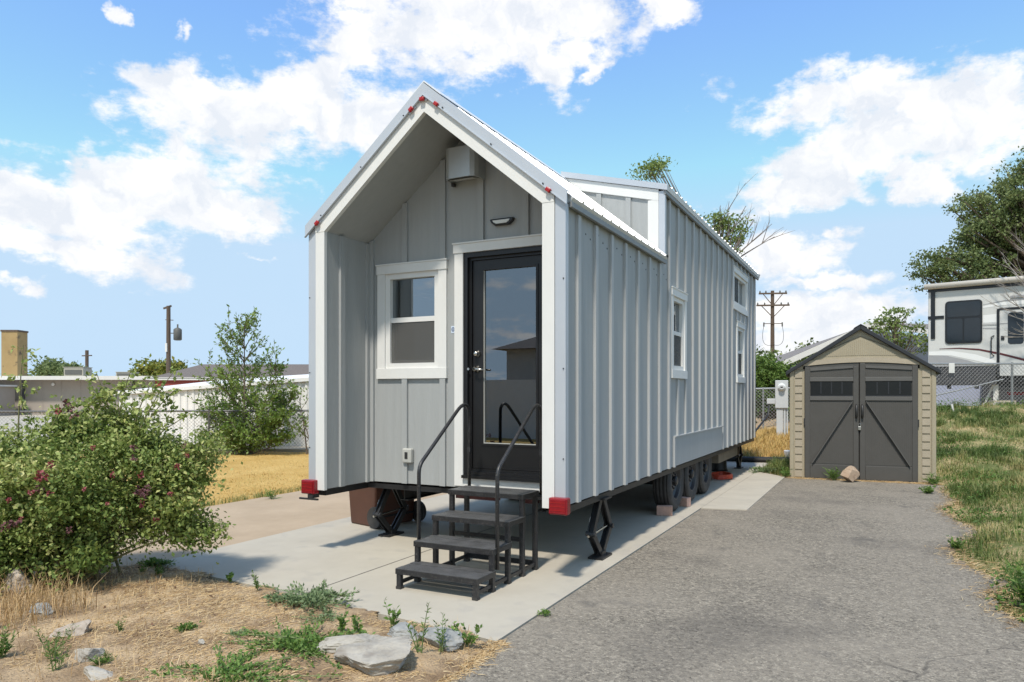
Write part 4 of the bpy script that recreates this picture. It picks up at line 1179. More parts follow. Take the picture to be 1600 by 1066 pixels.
# ------------------------------------------------------------------ rocks
def rock(name, label, loc, size, m, seed, rz=0, tilt=(0, 0), rough=.28, flat=1.):
    bm = bmesh.new(); bmesh.ops.create_icosphere(bm, subdivisions=5, radius=1)
    rr = random.Random(seed); off = Vector((rr.uniform(-50, 50),) * 3)
    planes = [(Vector((rr.gauss(0, 1), rr.gauss(0, 1), rr.gauss(0, .8))).normalized(), rr.uniform(.50, .86)) for _ in range(13)]
    for v in bm.verts:
        p = v.co.copy()
        for (n, d) in planes:
            k = p.dot(n)
            if k > d: p -= n * (k - d)
        p *= 1 + rough * .5 * mnoise.noise(p * 1.3 + off) + rough * .22 * mnoise.noise(p * 3.5 + off) + rough * .1 * mnoise.noise(p * 9 + off) + rough * .05 * mnoise.noise(p * 21 + off)
        ly = p.z * 1.0 + p.x * .35 + .25 * mnoise.noise(p * 2 + off)
        p *= 1 + .07 * rough / .3 * (abs((ly * 3.2) % 1 - .5) - .25) + .03 * (abs((ly * 8.5) % 1 - .5) - .25)
        v.co = Vector((p.x * size[0], p.y * size[1], p.z * size[2]))
    me = bpy.data.meshes.new(name); bm.to_mesh(me); bm.free(); me.materials.append(MATS[m])
    o = link(name, me); o.location = loc; o.rotation_euler = (tilt[0], tilt[1], rz)
    return tag(o, label, 'rock')


rock('rock', 'large pale slab of layered rock beside the asphalt edge', (1.09, -2.06, .07), (.26, .165, .12), 'rock', 11, .55, (.30, -.12), rough=.42)
rock('rock', 'long pale rock leaning against the left side of the large slab', (.86, -1.92, .06), (.27, .085, .085), 'rock', 15, .62, (.3, -.05), rough=.4)
rock('rock', 'dark grey flat rock behind the large slab near the concrete corner', (1.18, -1.60, .045), (.17, .13, .075), 'rockdark', 21, .3)
rock('rock', 'greenish grey flat rock just behind the top of the large slab', (.93, -1.62, .05), (.17, .10, .06), 'rockdark', 25, -.2)
rock('rock', 'pinkish pale rock half sunk in straw left of the planting patch', (-.82, -2.53, .055), (.13, .10, .10), 'rockpink', 31, .4)
rock('rock', 'pale grey rounded rock with weeds growing in front of it', (-.37, -2.72, .055), (.115, .09, .085), 'rock', 37, .2)
rock('rock', 'pale grey rock cut off by the bottom edge of the view', (-.10, -2.84, .03), (.14, .08, .06), 'rock', 41, .1)
rock('rock', 'dull green grey stone lying below the rose bush', (-1.43, -2.36, .06), (.10, .07, .055), 'rockdark', 45, -.3)
rock('rock', 'fist sized white pebble lying alone in the straw', (.03, -2.32, .075), (.022, .018, .02), 'rock', 49)
rock('rock', 'pinkish boulder half hidden at the foot of the rose bush', (-2.06, -2.16, .09), (.13, .10, .13), 'rockpink', 51, .4)
rock('rock', 'tan boulder propped against the shed doors', (3.03, 8.16, .13), (.17, .13, .17), 'rocktan', 57, .5, (0, .5), rough=.15)

# ------------------------------------------------------------------ plants
def poly_curve(p0, d, L, bend, n=5):
    """a shoot that starts along d and bends by vector `bend`"""
    p0, d, b = Vector(p0), Vector(d).normalized(), Vector(bend)
    return [p0 + d * (L * t) + b * (L * t * t) for t in [k / n for k in range(n + 1)]]


def along_pts(pts, n, rng, t0=.1):
    P = np.array([list(p) for p in pts]); m = len(P) - 1
    t = np.sort(rng.uniform(t0, 1, n)) * m; i = np.minimum(t.astype(int), m - 1); f = (t - i)[:, None]
    return P[i] * (1 - f) + P[i + 1] * f, P[i + 1] - P[i]


def weed(name, label, loc, h, n_st, m='weedleaf', leaf=.03, spread=.25, seed=0, width=.22, lean=.35, per=26, group=None):
    """upright weed: several leafy stems from one root"""
    rng = np.random.default_rng(seed); t = thing(name, label, 'weed', loc, 0, group)
    sm = MB(); PP, DD, TT = [], [], []
    for k in range(n_st):
        a = rng.uniform(0, 2 * PI); q = rng.uniform(.1, 1)
        hh = h * (1 if k == 0 else rng.uniform(.45, .95))
        pts = poly_curve((spread * h * .12 * math.cos(a), spread * h * .12 * math.sin(a), -.01), (math.cos(a) * spread * q, math.sin(a) * spread * q, 1), hh, (lean * .3 * math.cos(a), lean * .3 * math.sin(a), -.05))
        sm.tube(pts, [.0035 * h / .25 * (1 - .14 * i) for i in range(len(pts))], 5)
        P, D = along_pts(pts, int(per * hh / h), rng, .08); ang = rng.uniform(0, 2 * PI, len(P))
        out = np.stack([np.cos(ang), np.sin(ang), rng.uniform(.2, 1.0, len(P))], 1)
        PP.append(P); DD.append(out); TT.append(rng.uniform(0, 1, len(P)))
    sm.build('stem', 'weedstem', t)
    P = np.concatenate(PP); f = 1 - .45 * np.clip(P[:, 2] / h, 0, 1)
    leaves('foliage', rng, P, leaf * f, m, t, along=np.concatenate(DD) * 1.6, tint=np.concatenate(TT), width=width, droop=-.1)
    return t


def mat_plant(name, label, loc, rx, ry, n_st, seed, m='matleaf', leaf=.022, per=34, rise=.05, z_of=None, width=.5):
    """creeping plant: stems radiating flat over the ground"""
    rng = np.random.default_rng(seed); t = thing(name, label, 'weed', loc)
    sm = MB(); PP, DD = [], []
    for k in range(n_st):
        a = 2 * PI * (k + rng.uniform(-.4, .4)) / n_st; q = rng.uniform(.45, 1.05)
        L = q * math.hypot(rx * math.cos(a), ry * math.sin(a)); o_ = rng.uniform(-.25, .25, 2)
        pts = poly_curve((o_[0] * rx, o_[1] * ry, .008), (math.cos(a), math.sin(a), rng.uniform(.1, .5) * rise * 6), L, (rng.uniform(-.2, .2), rng.uniform(-.2, .2), -rise * 1.2))
        pts = [Vector((p.x, p.y, max(p.z, .006))) for p in pts]
        sm.tube(pts, .0022, 4); P, D = along_pts(pts, per, rng, .05)
        P = P + rng.normal(size=P.shape) * np.array([.012, .012, .006]); P[:, 2] = np.maximum(P[:, 2], .005)
        PP.append(P); D = unit(D); D[:, 2] += .35; DD.append(D)
    sm.build('stem', 'weedstem', t)
    P = np.concatenate(PP)
    leaves('foliage', rng, P, leaf, m, t, along=np.concatenate(DD), width=width, droop=-.1, upbias=1.2)
    return t


def dz(x, y): return dirt_z(x, y)


mat_plant('creeping_plant', 'grey green creeping plant spilling from the straw on to the concrete pad', (-.10, -1.30, .03), .42, .24, 44, 71, leaf=.03, per=46, rise=.09)
mat_plant('creeping_plant', 'low green creeping weed spreading left of the large pale slab', (.55, -2.05, .05), .50, .30, 54, 73, 'weedleaf', leaf=.026, per=36, rise=.06)
mat_plant('creeping_plant', 'pale creeping weed in the straw just behind the low green one', (.30, -1.62, .05), .20, .16, 16, 75, 'matleaf', leaf=.018, per=18, rise=.04)
mat_plant('creeping_plant', 'low green creeping weed running out of the bottom edge of the view', (.52, -2.55, .05), .45, .22, 40, 87, 'weedleaf', leaf=.026, per=34, rise=.06)
mat_plant('creeping_plant', 'small green tuft of creeping weed alone in the middle of the straw', (-.27, -2.17, .06), .07, .06, 16, 77, 'weedleaf', leaf=.02, per=20, rise=.16)
mat_plant('creeping_plant', 'thin grey weed flat in the straw beside the small tuft', (.07, -2.10, .06), .13, .07, 12, 79, 'matleaf', leaf=.014, per=14, rise=.05)
mat_plant('creeping_plant', 'feathery green weed where the tan drive meets the pad', (-2.08, -1.03, .01), .17, .10, 24, 81, 'weedleaf', leaf=.03, per=26, rise=.22)
mat_plant('creeping_plant', 'tiny green weed sprouting on the asphalt edge of the pad', (1.46, -.74, .0), .05, .04, 14, 83, 'weedleaf', leaf=.016, per=14, rise=.15)
mat_plant('creeping_plant', 'green weed growing at the rear corner of the concrete apron', (1.55, 9.0, .0), .30, .24, 22, 85, 'matleaf', leaf=.05, per=22, rise=.25)
weed('weed', 'tall thin horseweed rising beside the dark rock at the concrete corner', (1.19, -1.83, .04), .33, 3, leaf=.045, seed=101, per=34)
weed('weed', 'shorter horseweed right of the tall thin one', (1.26, -1.72, .04), .22, 3, leaf=.04, seed=103, per=30)
weed('weed', 'dark broad leaved weed nearest the concrete corner', (1.33, -1.53, .03), .17, 7, leaf=.045, seed=105, per=14, width=.55, spread=.7)
weed('weed', 'upright broad leaved weed at the pad edge behind the pale slab', (.78, -1.53, .04), .20, 4, leaf=.05, seed=107, per=16, width=.5)
weed('weed', 'pair of slim upright weeds at the straw edge left of the creeping plant', (-.66, -1.24, .03), .15, 4, leaf=.03, seed=109, per=30, width=.35)
weed('weed', 'small dark weed on the front edge of the pad', (-1.05, -1.16, .03), .075, 7, leaf=.035, seed=111, per=12, width=.6, spread=.7)
weed('weed', 'two leaved sprout among the creeping weeds', (.56, -1.75, .05), .16, 4, leaf=.05, seed=113, per=12, width=.5)
weed('weed', 'broad sprout in the straw near the big slab', (.67, -1.72, .05), .14, 4, leaf=.045, seed=115, per=12, width=.5)
weed('weed', 'clump of bright green weed at the left edge below the rose bush', (-1.35, -2.75, .05), .25, 9, leaf=.05, seed=117, per=34, width=.3)
weed('weed', 'spiky green weed in the bottom left corner', (-.82, -2.92, .05), .22, 10, leaf=.045, seed=119, per=30, width=.2, spread=.5)
weed('weed', 'thin branching weed between the pink rock and the pale rock', (-.57, -2.80, .05), .20, 7, leaf=.04, seed=121, per=24, width=.2, spread=.6)
weed('weed', 'slender weed growing in front of the pale rounded rock', (-.36, -2.90, .05), .21, 5, leaf=.035, seed=123, per=24, width=.25, spread=.5)
weed('weed', 'low grassy weed right of the pale rounded rock', (-.22, -2.74, .05), .09, 16, leaf=.04, seed=125, per=14, width=.15, spread=1.1)
weed('weed', 'thin sprout on the straw left of the small tuft', (-.62, -2.36, .05), .11, 4, leaf=.03, seed=127, per=16, width=.3)
weed('weed', 'reddish stemmed sprig at the rose bush edge by the pad', (-1.85, -1.33, .03), .13, 5, leaf=.03, seed=129, per=16, width=.5, spread=.5)
weed('weed', 'low dark sprig right of the rose bush foot', (-1.70, -1.28, .03), .09, 8, leaf=.035, seed=131, per=12, width=.5, spread=.9)
weed('weed', 'grass tuft in the crack between lawn and tan drive', (-4.15, 2.35, -.01), .16, 14, leaf=.12, seed=133, per=8, width=.1, spread=.7)
weed('weed', 'tall bright weed clump on the right edge of the asphalt', (4.42, .95, .0), .34, 26, leaf=.075, seed=135, per=32, width=.2, spread=.75)
weed('weed', 'leafy weed clump on the asphalt edge behind the bright clump', (4.55, 1.55, .0), .30, 22, leaf=.07, seed=137, per=28, width=.25, spread=.8)
weed('weed', 'small green sprig poking on to the asphalt from the grass verge', (4.14, 2.95, -.01), .14, 12, leaf=.05, seed=139, per=16, width=.4, spread=.9)
weed('weed', 'pale green weed on the asphalt by the right corner of the shed', (4.12, 7.2, -.01), .16, 14, leaf=.06, seed=141, per=16, width=.4, spread=1.0)
weed('weed', 'grassy tuft growing against the shed doors beside the boulder', (2.78, 8.30, .0), .24, 26, leaf=.13, seed=143, per=10, width=.1, spread=.6)
weed('weed', 'low green weed at the foot of the shed left corner', (2.0, 8.42, .0), .18, 20, leaf=.10, seed=145, per=10, width=.15, spread=.9)
weed('weed', 'tuft of grass at the right corner of the shed', (4.25, 8.45, .0), .18, 26, leaf=.12, seed=149, per=10, width=.12, spread=1.0)

# --- straw over the dirt, dry leaves, lawn and bank grasses
rng = np.random.default_rng(9)
gx, gy, ins, gz = DG
ok = np.argwhere(ins > .02); n = 80000
sel = ok[rng.integers(0, len(ok), n)]
P = np.stack([gx[sel[:, 0], sel[:, 1]], gy[sel[:, 0], sel[:, 1]], gz[sel[:, 0], sel[:, 1]]], 1)
P[:, :2] += rng.uniform(-.018, .018, (n, 2))
cov = wob(P[:, 0] * 1.9 + 3, P[:, 1] * 1.9) + .35 * wob(P[:, 0] * 6, P[:, 1] * 6)
P = P[(cov + rng.normal(size=n) * .25) > -.22]
blades('straw', rng, P, np.full(len(P), .045), np.full(len(P), .0034), 'straw', flat=True, tint=np.clip(rng.normal(.55, .25, len(P)), 0, 1))
n = 5200
sel = ok[rng.integers(0, len(ok), n)]; P = np.stack([gx[sel[:, 0], sel[:, 1]], gy[sel[:, 0], sel[:, 1]], gz[sel[:, 0], sel[:, 1]]], 1)
P = P[(wob(P[:, 0] * 1.3 + 8, P[:, 1] * 1.3) + rng.normal(size=n) * .2) > .05]
n = 7000; ys = rng.uniform(-4.5, -1.33, n); P2 = np.stack([1.43 + rng.normal(size=n) * .035, ys, np.full(n, -.006)], 1)
blades('edge_straw', rng, P2, np.full(n, .05), np.full(n, .0035), 'straw', flat=True)
blades('dry_grass', rng, P, np.full(len(P), .075), np.full(len(P), .003), 'straw', lean=1.1)
# dry stalks under the rose bush
n = 900; P = np.stack([rng.uniform(-2.3, -1.2, n), rng.uniform(-2.9, -2.1, n), np.full(n, .05)], 1)
blades('dry_stalks', rng, P, np.full(n, .2), np.full(n, .004), 'straw', lean=.9, tint=rng.uniform(0, .6, n))
# fallen dark leaves
n = 900; sel = ok[rng.integers(0, len(ok), n)]; P = np.stack([gx[sel[:, 0], sel[:, 1]], gy[sel[:, 0], sel[:, 1]], gz[sel[:, 0], sel[:, 1]] + .006], 1)
P = P[rng.uniform(size=n) < np.exp(-((P[:, 0] + 1.5) ** 2 + (P[:, 1] + 1.9) ** 2) / .9)]
leaf_mat('deadleaf', [(.07, .035, .022), (.12, .06, .035), (.2, .11, .06)], .05)
leaves('fallen_leaves', rng, P, .028, 'deadleaf', None, upbias=2, droop=0)
# lawn blades
n = 60000; P = np.stack([rng.uniform(-11.5, -4.42, n), rng.uniform(-1, 9.5, n) * 1, np.zeros(n)], 1)
u_ = rng.uniform(size=n); P[:, 0] = -4.42 - 7.5 * u_ ** 1.4
P[:, 2] = height(P[:, 0], P[:, 1]) - .005
pt = wob(P[:, 0] * .8, P[:, 1] * .8) + .5 * wob(P[:, 0] * 2.6, P[:, 1] * 2.6)
blades('lawn_grass', rng, P, .035 + .02 * np.clip(pt + .5, 0, 1), np.full(n, .006), 'lawnstraw', flat=True, tint=np.clip(rng.normal(.42, .16, n) + .35 * pt, 0, 1))
k = rng.choice(n, 16000, replace=False)
blades('lawn_tufts', rng, P[k], .018 + .03 * np.clip(pt[k] + .3, 0, 1), np.full(16000, .007), 'lawnstraw', lean=1.3, tint=np.clip(rng.normal(.5, .25, 16000) + .3 * pt[k], 0, 1))
n = 2600; P = np.stack([rng.normal(-4.5, .05, n), rng.uniform(-2.0, 9, n), np.zeros(n)], 1); P[:, 2] = -.02
blades('edge_grass', rng, P, np.full(n, .09), np.full(n, .006), 'grassblade', lean=.9, tint=rng.uniform(.2, 1, n))


def bank_points(n, seed, x0=4.12, x1=9.5, y0=.2, y1=18):
    r2 = np.random.default_rng(seed)
    y = y0 + (y1 - y0) * r2.uniform(size=n) ** 1.25; x = x0 + (x1 - x0) * r2.uniform(size=n) ** 1.35
    ex = np.interp(y, [p[1] for p in right_edge] + [8.5, 10.8, 10.81], [p[0] for p in right_edge] + [4.42, 4.45, 3.4])
    k = x > ex + .0 + r2.normal(size=n) * .05
    return x[k], y[k], r2


x, y, r2 = bank_points(150000, 21)
dns = wob(x * 1.1, y * 1.1) + .5 * wob(x * 3 + 5, y * 3)
k = (dns + r2.normal(size=len(x)) * .35) > -.05
x, y, dns = x[k], y[k], dns[k]; P = np.stack([x, y, height(x, y) - .01], 1)
far = np.clip((y - 2) / 12, 0, 1)
dry = np.clip(.47 + .45 * wob(x * .9 + 11, y * .9 + 3) + .25 * wob(x * 3.1 + 1, y * 3.1) + r2.normal(size=len(x)) * .2, 0, 1)
blades('bank_grass', r2, P, .035 + .045 * np.clip(dns + .3, 0, 1) + .03 * far, .005 + .006 * far, 'grassblade', lean=.95, tint=dry)
cx2, cy2, r2 = bank_points(900, 29)                         # taller tussocks scattered over the bank
k = wob(cx2 * .8, cy2 * .8 + 2) > -.15; cx2, cy2 = cx2[k], cy2[k]
nb = 75; rad = r2.uniform(.04, .13, len(cx2)); tt = np.clip(.38 + .35 * wob(cx2, cy2) + r2.normal(size=len(cx2)) * .22, 0, 1)
x = np.repeat(cx2, nb) + r2.normal(size=len(cx2) * nb) * np.repeat(rad, nb); y = np.repeat(cy2, nb) + r2.normal(size=len(cx2) * nb) * np.repeat(rad, nb)
ex = np.interp(y, [p[1] for p in right_edge] + [8.5, 10.8, 10.81], [p[0] for p in right_edge] + [4.42, 4.45, 3.4]); k = x > ex + .03
L_ = np.repeat(r2.uniform(.07, .20, len(cx2)), nb)
P = np.stack([x, y, height(x, y) - .01], 1)[k]
blades('bank_tussocks', r2, P, L_[k], .005 + .005 * np.clip(P[:, 1] / 12, 0, 1), 'grassblade', lean=.8, tint=np.clip(np.repeat(tt, nb)[k] + r2.normal(size=len(P)) * .1, 0, 1))
x, y, r2 = bank_points(36000, 23); dns = wob(x * .8 + 4, y * .8 + 9) + .4 * wob(x * 3, y * 3 + 2)
k = dns > .1; x, y = x[k], y[k]
P = np.stack([x, y, height(x, y) + r2.uniform(.0, .22, len(x)) * np.clip(dns[k] * 1.5, .2, 1)], 1)
leaves('bank_weeds', r2, P, .05, 'weedleaf', None, width=.4, upbias=1.0, tint=np.clip(r2.normal(.3, .25, len(x)), 0, 1))
x, y, r2 = bank_points(26000, 25); k = (wob(x * 1.2 + 2, y * 1.2 + 1) + r2.normal(size=len(x)) * .2) < -.12; x, y = x[k], y[k]
P = np.stack([x, y, height(x, y)], 1)
blades('bank_straw', r2, P, np.full(len(x), .12), np.full(len(x), .006), 'straw', flat=True)
# straw and grass between the house and the shed
r2 = np.random.default_rng(27); n = 16000
x = r2.uniform(.0, 2.2, n); y = r2.uniform(8.9, 16.5, n); k = ~((x < 1.45) & (y < 11.25)); x, y = x[k], y[k]
P = np.stack([x, y, height(x, y)], 1); gr = y + .5 * wob(x * 2, y * 2) < 11.2
blades('yard_straw', r2, P[~gr], np.full((~gr).sum(), .16), np.full((~gr).sum(), .009), 'lawnstraw', lean=1.0)
blades('yard_grass', r2, P[gr], np.full(gr.sum(), .18), np.full(gr.sum(), .008), 'grassblade', lean=.8, tint=r2.uniform(0, .8, gr.sum()))
# dry fringe along the front of the shed and the verge
n = 2600; x = r2.uniform(2.0, 4.4, n); P = np.stack([x, 8.36 + r2.normal(size=n) * .06 + .06 * (x - 2), np.full(n, -.01)], 1)
blades('shed_fringe', r2, P, np.full(n, .07), np.full(n, .006), 'straw', flat=True)
ye = r2.uniform(.3, 8.2, 3600); xe = np.interp(ye, [p[1] for p in right_edge], [p[0] for p in right_edge]) + r2.normal(size=3600) * .08 + .03
blades('verge_straw', r2, np.stack([xe, ye, np.full(3600, -.004)], 1), np.full(3600, .08), np.full(3600, .004), 'straw', flat=True)


# ------------------------------------------------------------------ shrubs and trees
def rose_bush():
    rng = np.random.default_rng(31)
    t = thing('rose_bush', 'big unpruned rose bush with faded red blooms at the left edge of the view', 'shrub', (-2.15, -1.75, .02), .4707)
    # mounded masses (local x, y, z, rx, ry, rz, n clumps)
    lobes = [(.10, .1, 1.06, .50, .42, .24, 120), (-.80, .1, .92, .6, .5, .28, 80), (.25, .0, .84, .72, .50, .28, 210), (-.6, .0, .75, .6, .5, .4, 110), (.10, -.08, .50, .72, .46, .30, 170), (-.65, -.1, .42, .6, .45, .34, 100),
             (.86, .05, .95, .28, .28, .20, 44), (.72, .02, .66, .34, .30, .22, 60), (.86, -.02, .43, .36, .2, .10, 44), (.0, -.2, .30, .55, .35, .2, 70), (-1.5, .1, .8, .5, .5, .5, 60)]
    PP, SS, TT = [], [], []; cn = MB()
    for (a, b, c, rx, ry, rz, n) in lobes:
        nh = max(4, n // 9); q = unit(rng.normal(size=(nh, 3))) * (rng.uniform(.55, 1.12, (nh, 1)) ** .6)
        heads = np.array([a, b, c]) + q * np.array([rx, ry, rz])
        for i, hc in enumerate(heads):
            if hc[2] < .12: continue
            hr = rng.uniform(.09, .17); base = rng.uniform(.1, .7)
            m = int(440 * (hr / .13) ** 2); sh = unit(rng.normal(size=(m, 3))) * rng.uniform(.35, 1.15, (m, 1)) ** .6
            lump = 1 + .45 * np.sin(sh[:, :1] * 5 + i) * np.sin(sh[:, 1:2] * 6 + 2 * i) + .25 * rng.normal(size=(m, 1))
            d = sh * lump * hr * np.array([1.2, 1.2, .8]); PP.append(hc + d)
            SS.append(np.full(m, rng.uniform(.028, .042))); TT.append(np.clip(rng.normal(base, .2, m) + .30 * sh[:, 2], 0, 1))  # tint paler towards each clump's top: sunlit crowns painted into the leaves
            root = Vector((rng.normal() * .12 + (-.5 if a < -.5 else 0), rng.normal() * .1, .0)); cc = Vector(hc)
            cn.tube(arc(root, root.lerp(cc, .5) + Vector((0, 0, .18)), cc, 5), [.012, .010, .009, .007, .005, .003], 5)
    for (a, b, c, rx, ry, rz, n) in lobes:
        q = unit(rng.normal(size=(n, 3))) * (rng.uniform(.2, 1.05, (n, 1)) ** .5)
        cs = np.array([a, b, c]) + q * np.array([rx, ry, rz]) * 1.05; cs = cs[cs[:, 2] > .1]
        for cc in cs:
            m = rng.integers(16, 40); d = rng.normal(size=(m, 3)) * rng.uniform(.03, .075)
            PP.append(cc + d); SS.append(np.full(m, rng.uniform(.026, .042))); TT.append(np.clip(rng.normal(rng.uniform(.1, .7), .2, m), 0, 1))
    # arching sprays with compound leaves standing clear of the mass
    sprays = [((.50, -.05, .95), (.30, 0, 1), .78, (.18, 0, -.05)), ((.35, .0, 1.0), (.12, 0, 1), .66, (.1, 0, .0)), ((.45, .05, .95), (.05, 0, 1), .62, (.25, 0, .0)), ((.5, .0, 1.0), (.35, 0, 1), .60, (.25, 0, -.1)), ((.4, .05, 1.05), (-.35, 0, 1), .62, (.0, 0, 0)), ((.5, .0, .95), (.7, 0, .8), .58, (.1, 0, -.15)), ((.55, .0, .9), (1, 0, .35), .62, (0, 0, -.15)),
              ((.75, .0, .95), (.8, 0, .5), .42, (.1, 0, -.2)), ((.7, .0, .50), (1, 0, -.1), .55, (0, 0, -.06)), ((.7, .05, .45), (1, 0, -.2), .50, (0, 0, .0)), ((.65, -.05, .6), (1, 0, -.05), .4, (0, 0, -.2)), ((.8, .0, .75), (1, 0, .2), .36, (0, 0, -.1)),
              ((-.45, .1, 1.0), (.0, 0, 1), .85, (.05, 0, 0)), ((-.2, .1, 1.15), (.3, 0, 1), .35, (.2, 0, -.2)), ((.1, .0, 1.3), (.6, 0, .7), .42, (.1, 0, -.2)), ((.2, 0, 1.2), (.1, 0, 1), .35, (.3, 0, -.2))]
    for (p0, d, L, bd) in sprays:
        pts = poly_curve(p0, d, L, bd, 7); cn.tube(pts, [.008 - .0008 * i for i in range(8)], 5)
        for s in range(3, 25):
            f = s / 25; i = min(int(f * 7), 6); p = pts[i].lerp(pts[i + 1], f * 7 - i)
            a = rng.uniform(0, 2 * PI); rd = Vector((math.cos(a), math.sin(a), rng.uniform(-.3, .5))).normalized(); ll = rng.uniform(.07, .14)
            for q in (.35, .6, .85, 1.):
                for sg in (-1, 1):
                    PP.append(np.array([list(p + rd * ll * q)])); SS.append(np.array([.042])); TT.append(np.array([rng.uniform(.2, .9)]))
    P = np.concatenate(PP)
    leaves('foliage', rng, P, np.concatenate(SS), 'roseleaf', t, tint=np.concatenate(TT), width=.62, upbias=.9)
    cn.build('canes', 'cane', t)
    # blooms: faded red heads, some past their best (image-right, depth, height, radius, withered)
    c_, s_ = math.cos(.4707), math.sin(.4707)
    spots = [(.39, -.40, .89, .055, 0), (.41, -.34, .97, .04, 0), (.84, -.01, 1.08, .04, 1), (1.02, -.03, .80, .05, 1), (.97, -.05, .69, .035, 0), (1.02, .03, .57, .03, 0), (.97, -.05, .90, .035, 0), (.98, .23, .93, .038, 0), (1.0, .30, 1.01, .035, 0), (.98, .29, 1.08, .03, 1), (.89, -.04, 1.01, .035, 1), (.84, -.17, .90, .03, 0), (.71, -.29, .81, .025, 0), (.30, -.56, .74, .032, 0), (.29, -.56, .57, .045, 1), (.50, -.40, .78, .032, 0), (.39, -.46, .79, .03, 0), (.68, -.37, .54, .035, 1), (.86, -.22, .71, .025, 0), (.23, -.09, 1.35, .045, 1), (.20, -.16, 1.34, .035, 0), (.38, -.52, .62, .025, 0), (.62, -.17, 1.08, .03, 0), (1.07, .11, .75, .03, 0)]
    for (wx, wy, z, r_, old) in spots:
        x, y = wx * c_ + wy * s_, -wx * s_ + wy * c_ - .04
        r_ = r_ * .8
        for g in range(3 if r_ > .035 else 1):
            o_ = rng.normal(size=3) * r_ * (.75 if g else 0); n = 22; q = unit(rng.normal(size=(n, 3))) * r_ * .62 * rng.uniform(.35, 1, (n, 1))
            V, F = leaf_arrays(rng, np.array([x, y, z]) + o_ + q, np.full(n, r_ * .62), along=q / r_ * 1.5, width=.95, droop=0)
            np_mesh('rose_bloom', V, F, 'roseold' if old or g == 2 else 'rosepetal', t)
    return t


rose_bush()


def shoot_tree(name, label, cat, loc, stems, side, leaf, m, seed, bark='bark', leaves_per_m=70, sec=3, group=None, width=.45):
    """loose feathery plant: stems with side shoots and twigs, leaves strung along them"""
    rng = np.random.default_rng(seed); t = thing(name, label, cat, loc, 0, group)
    tr_, PP, DD = MB(), [], []
    for (p0, d, L, bd, r) in stems:
        pts = poly_curve(p0, d, L, bd, 8); tr_.tube(pts, [r * (1 - .11 * i) for i in range(9)], 6)
        P, D = along_pts(pts, int(L * leaves_per_m * .5), rng, .5); PP.append(P + rng.normal(size=P.shape) * .04); DD.append(unit(D))
        for k in range(side):
            f = rng.uniform(.08, .97) ** .85; i = min(int(f * 8), 7); p = pts[i].lerp(pts[i + 1], f * 8 - i)
            a = rng.uniform(0, 2 * PI); prof = math.sin(min(1, .18 + f) * PI * .92) ** .7
            l2 = L * .46 * prof * rng.uniform(.5, 1.15) + .12
            d2 = Vector((math.cos(a), math.sin(a), rng.uniform(.25, 1.0) + f * .8))
            q = poly_curve(p, d2, l2, (rng.uniform(-.1, .1), rng.uniform(-.1, .1), rng.uniform(-.25, .15)), 5); tr_.tube(q, [r * .32 * (1 - .16 * j) for j in range(6)], 4)
            P, D = along_pts(q, int(l2 * leaves_per_m), rng, .15); PP.append(P + rng.normal(size=P.shape) * .025); DD.append(unit(D))
            for s in range(sec):
                f2 = rng.uniform(.25, .95); i = min(int(f2 * 5), 4); p2 = q[i].lerp(q[i + 1], f2 * 5 - i)
                d3 = Vector(d2).normalized() + Vector(rng.normal(size=3) * .7); l3 = l2 * rng.uniform(.2, .5)
                q3 = poly_curve(p2, d3, l3, (0, 0, rng.uniform(-.2, .2)), 3); tr_.tube(q3, r * .12, 3)
                P, D = along_pts(q3, int(l3 * leaves_per_m * 1.1), rng, .05); PP.append(P + rng.normal(size=P.shape) * .02); DD.append(unit(D))
    tr_.build('trunk', bark, t)
    P = np.concatenate(PP); D = np.concatenate(DD)
    cl = .5 + .35 * wob(P[:, 0] * 2, P[:, 2] * 2)
    leaves('crown', rng, P, leaf, m, t, along=D * .9, width=width, tint=np.clip(cl + rng.normal(size=len(P)) * .2, 0, 1))
    return t


shoot_tree('elm_sapling', 'bushy young elm growing against the white fence line left of the tiny house', 'tree', (-10.25, 7.45, -.02),
           [((0, 0, 0), (.02, 0, 1), 3.25, (-.02, 0, 0), .04), ((.1, 0, 0), (.32, .1, 1), 2.3, (.05, 0, 0), .03), ((-.1, 0, 0), (-.30, .1, 1), 2.1, (-.05, 0, 0), .03), ((.1, .1, 0), (.55, .3, 1), 1.7, (.1, 0, -.05), .025), ((-.1, .1, 0), (-.6, -.1, 1), 1.6, (-.1, 0, -.05), .025),
            ((.1, 0, 0), (.9, .2, .8), 1.35, (.05, 0, .05), .02), ((-.1, 0, 0), (-.9, -.2, .8), 1.35, (-.05, 0, .05), .02), ((.1, 0, 0), (1.0, .3, .28), 1.2, (.0, 0, .05), .018), ((-.1, 0, 0), (-1.0, -.3, .28), 1.1, (.0, 0, .05), .018), ((0, -.1, 0), (.3, -.8, .9), .8, (0, 0, 0), .018)],
           40, .085, 'elmleaf', 41, leaves_per_m=32, sec=3)
shoot_tree('elm_sapling', 'sparse young elm shoots by the fence at the left corner of the tiny house', 'tree', (-8.85, 8.1, -.02),
           [((0, 0, 0), (-.1, 0, 1), 1.7, (-.1, 0, 0), .02), ((.2, 0, 0), (-.3, 0, 1), 1.2, (-.1, 0, 0), .02)], 10, .08, 'elmleaf', 43, leaves_per_m=26, sec=2)


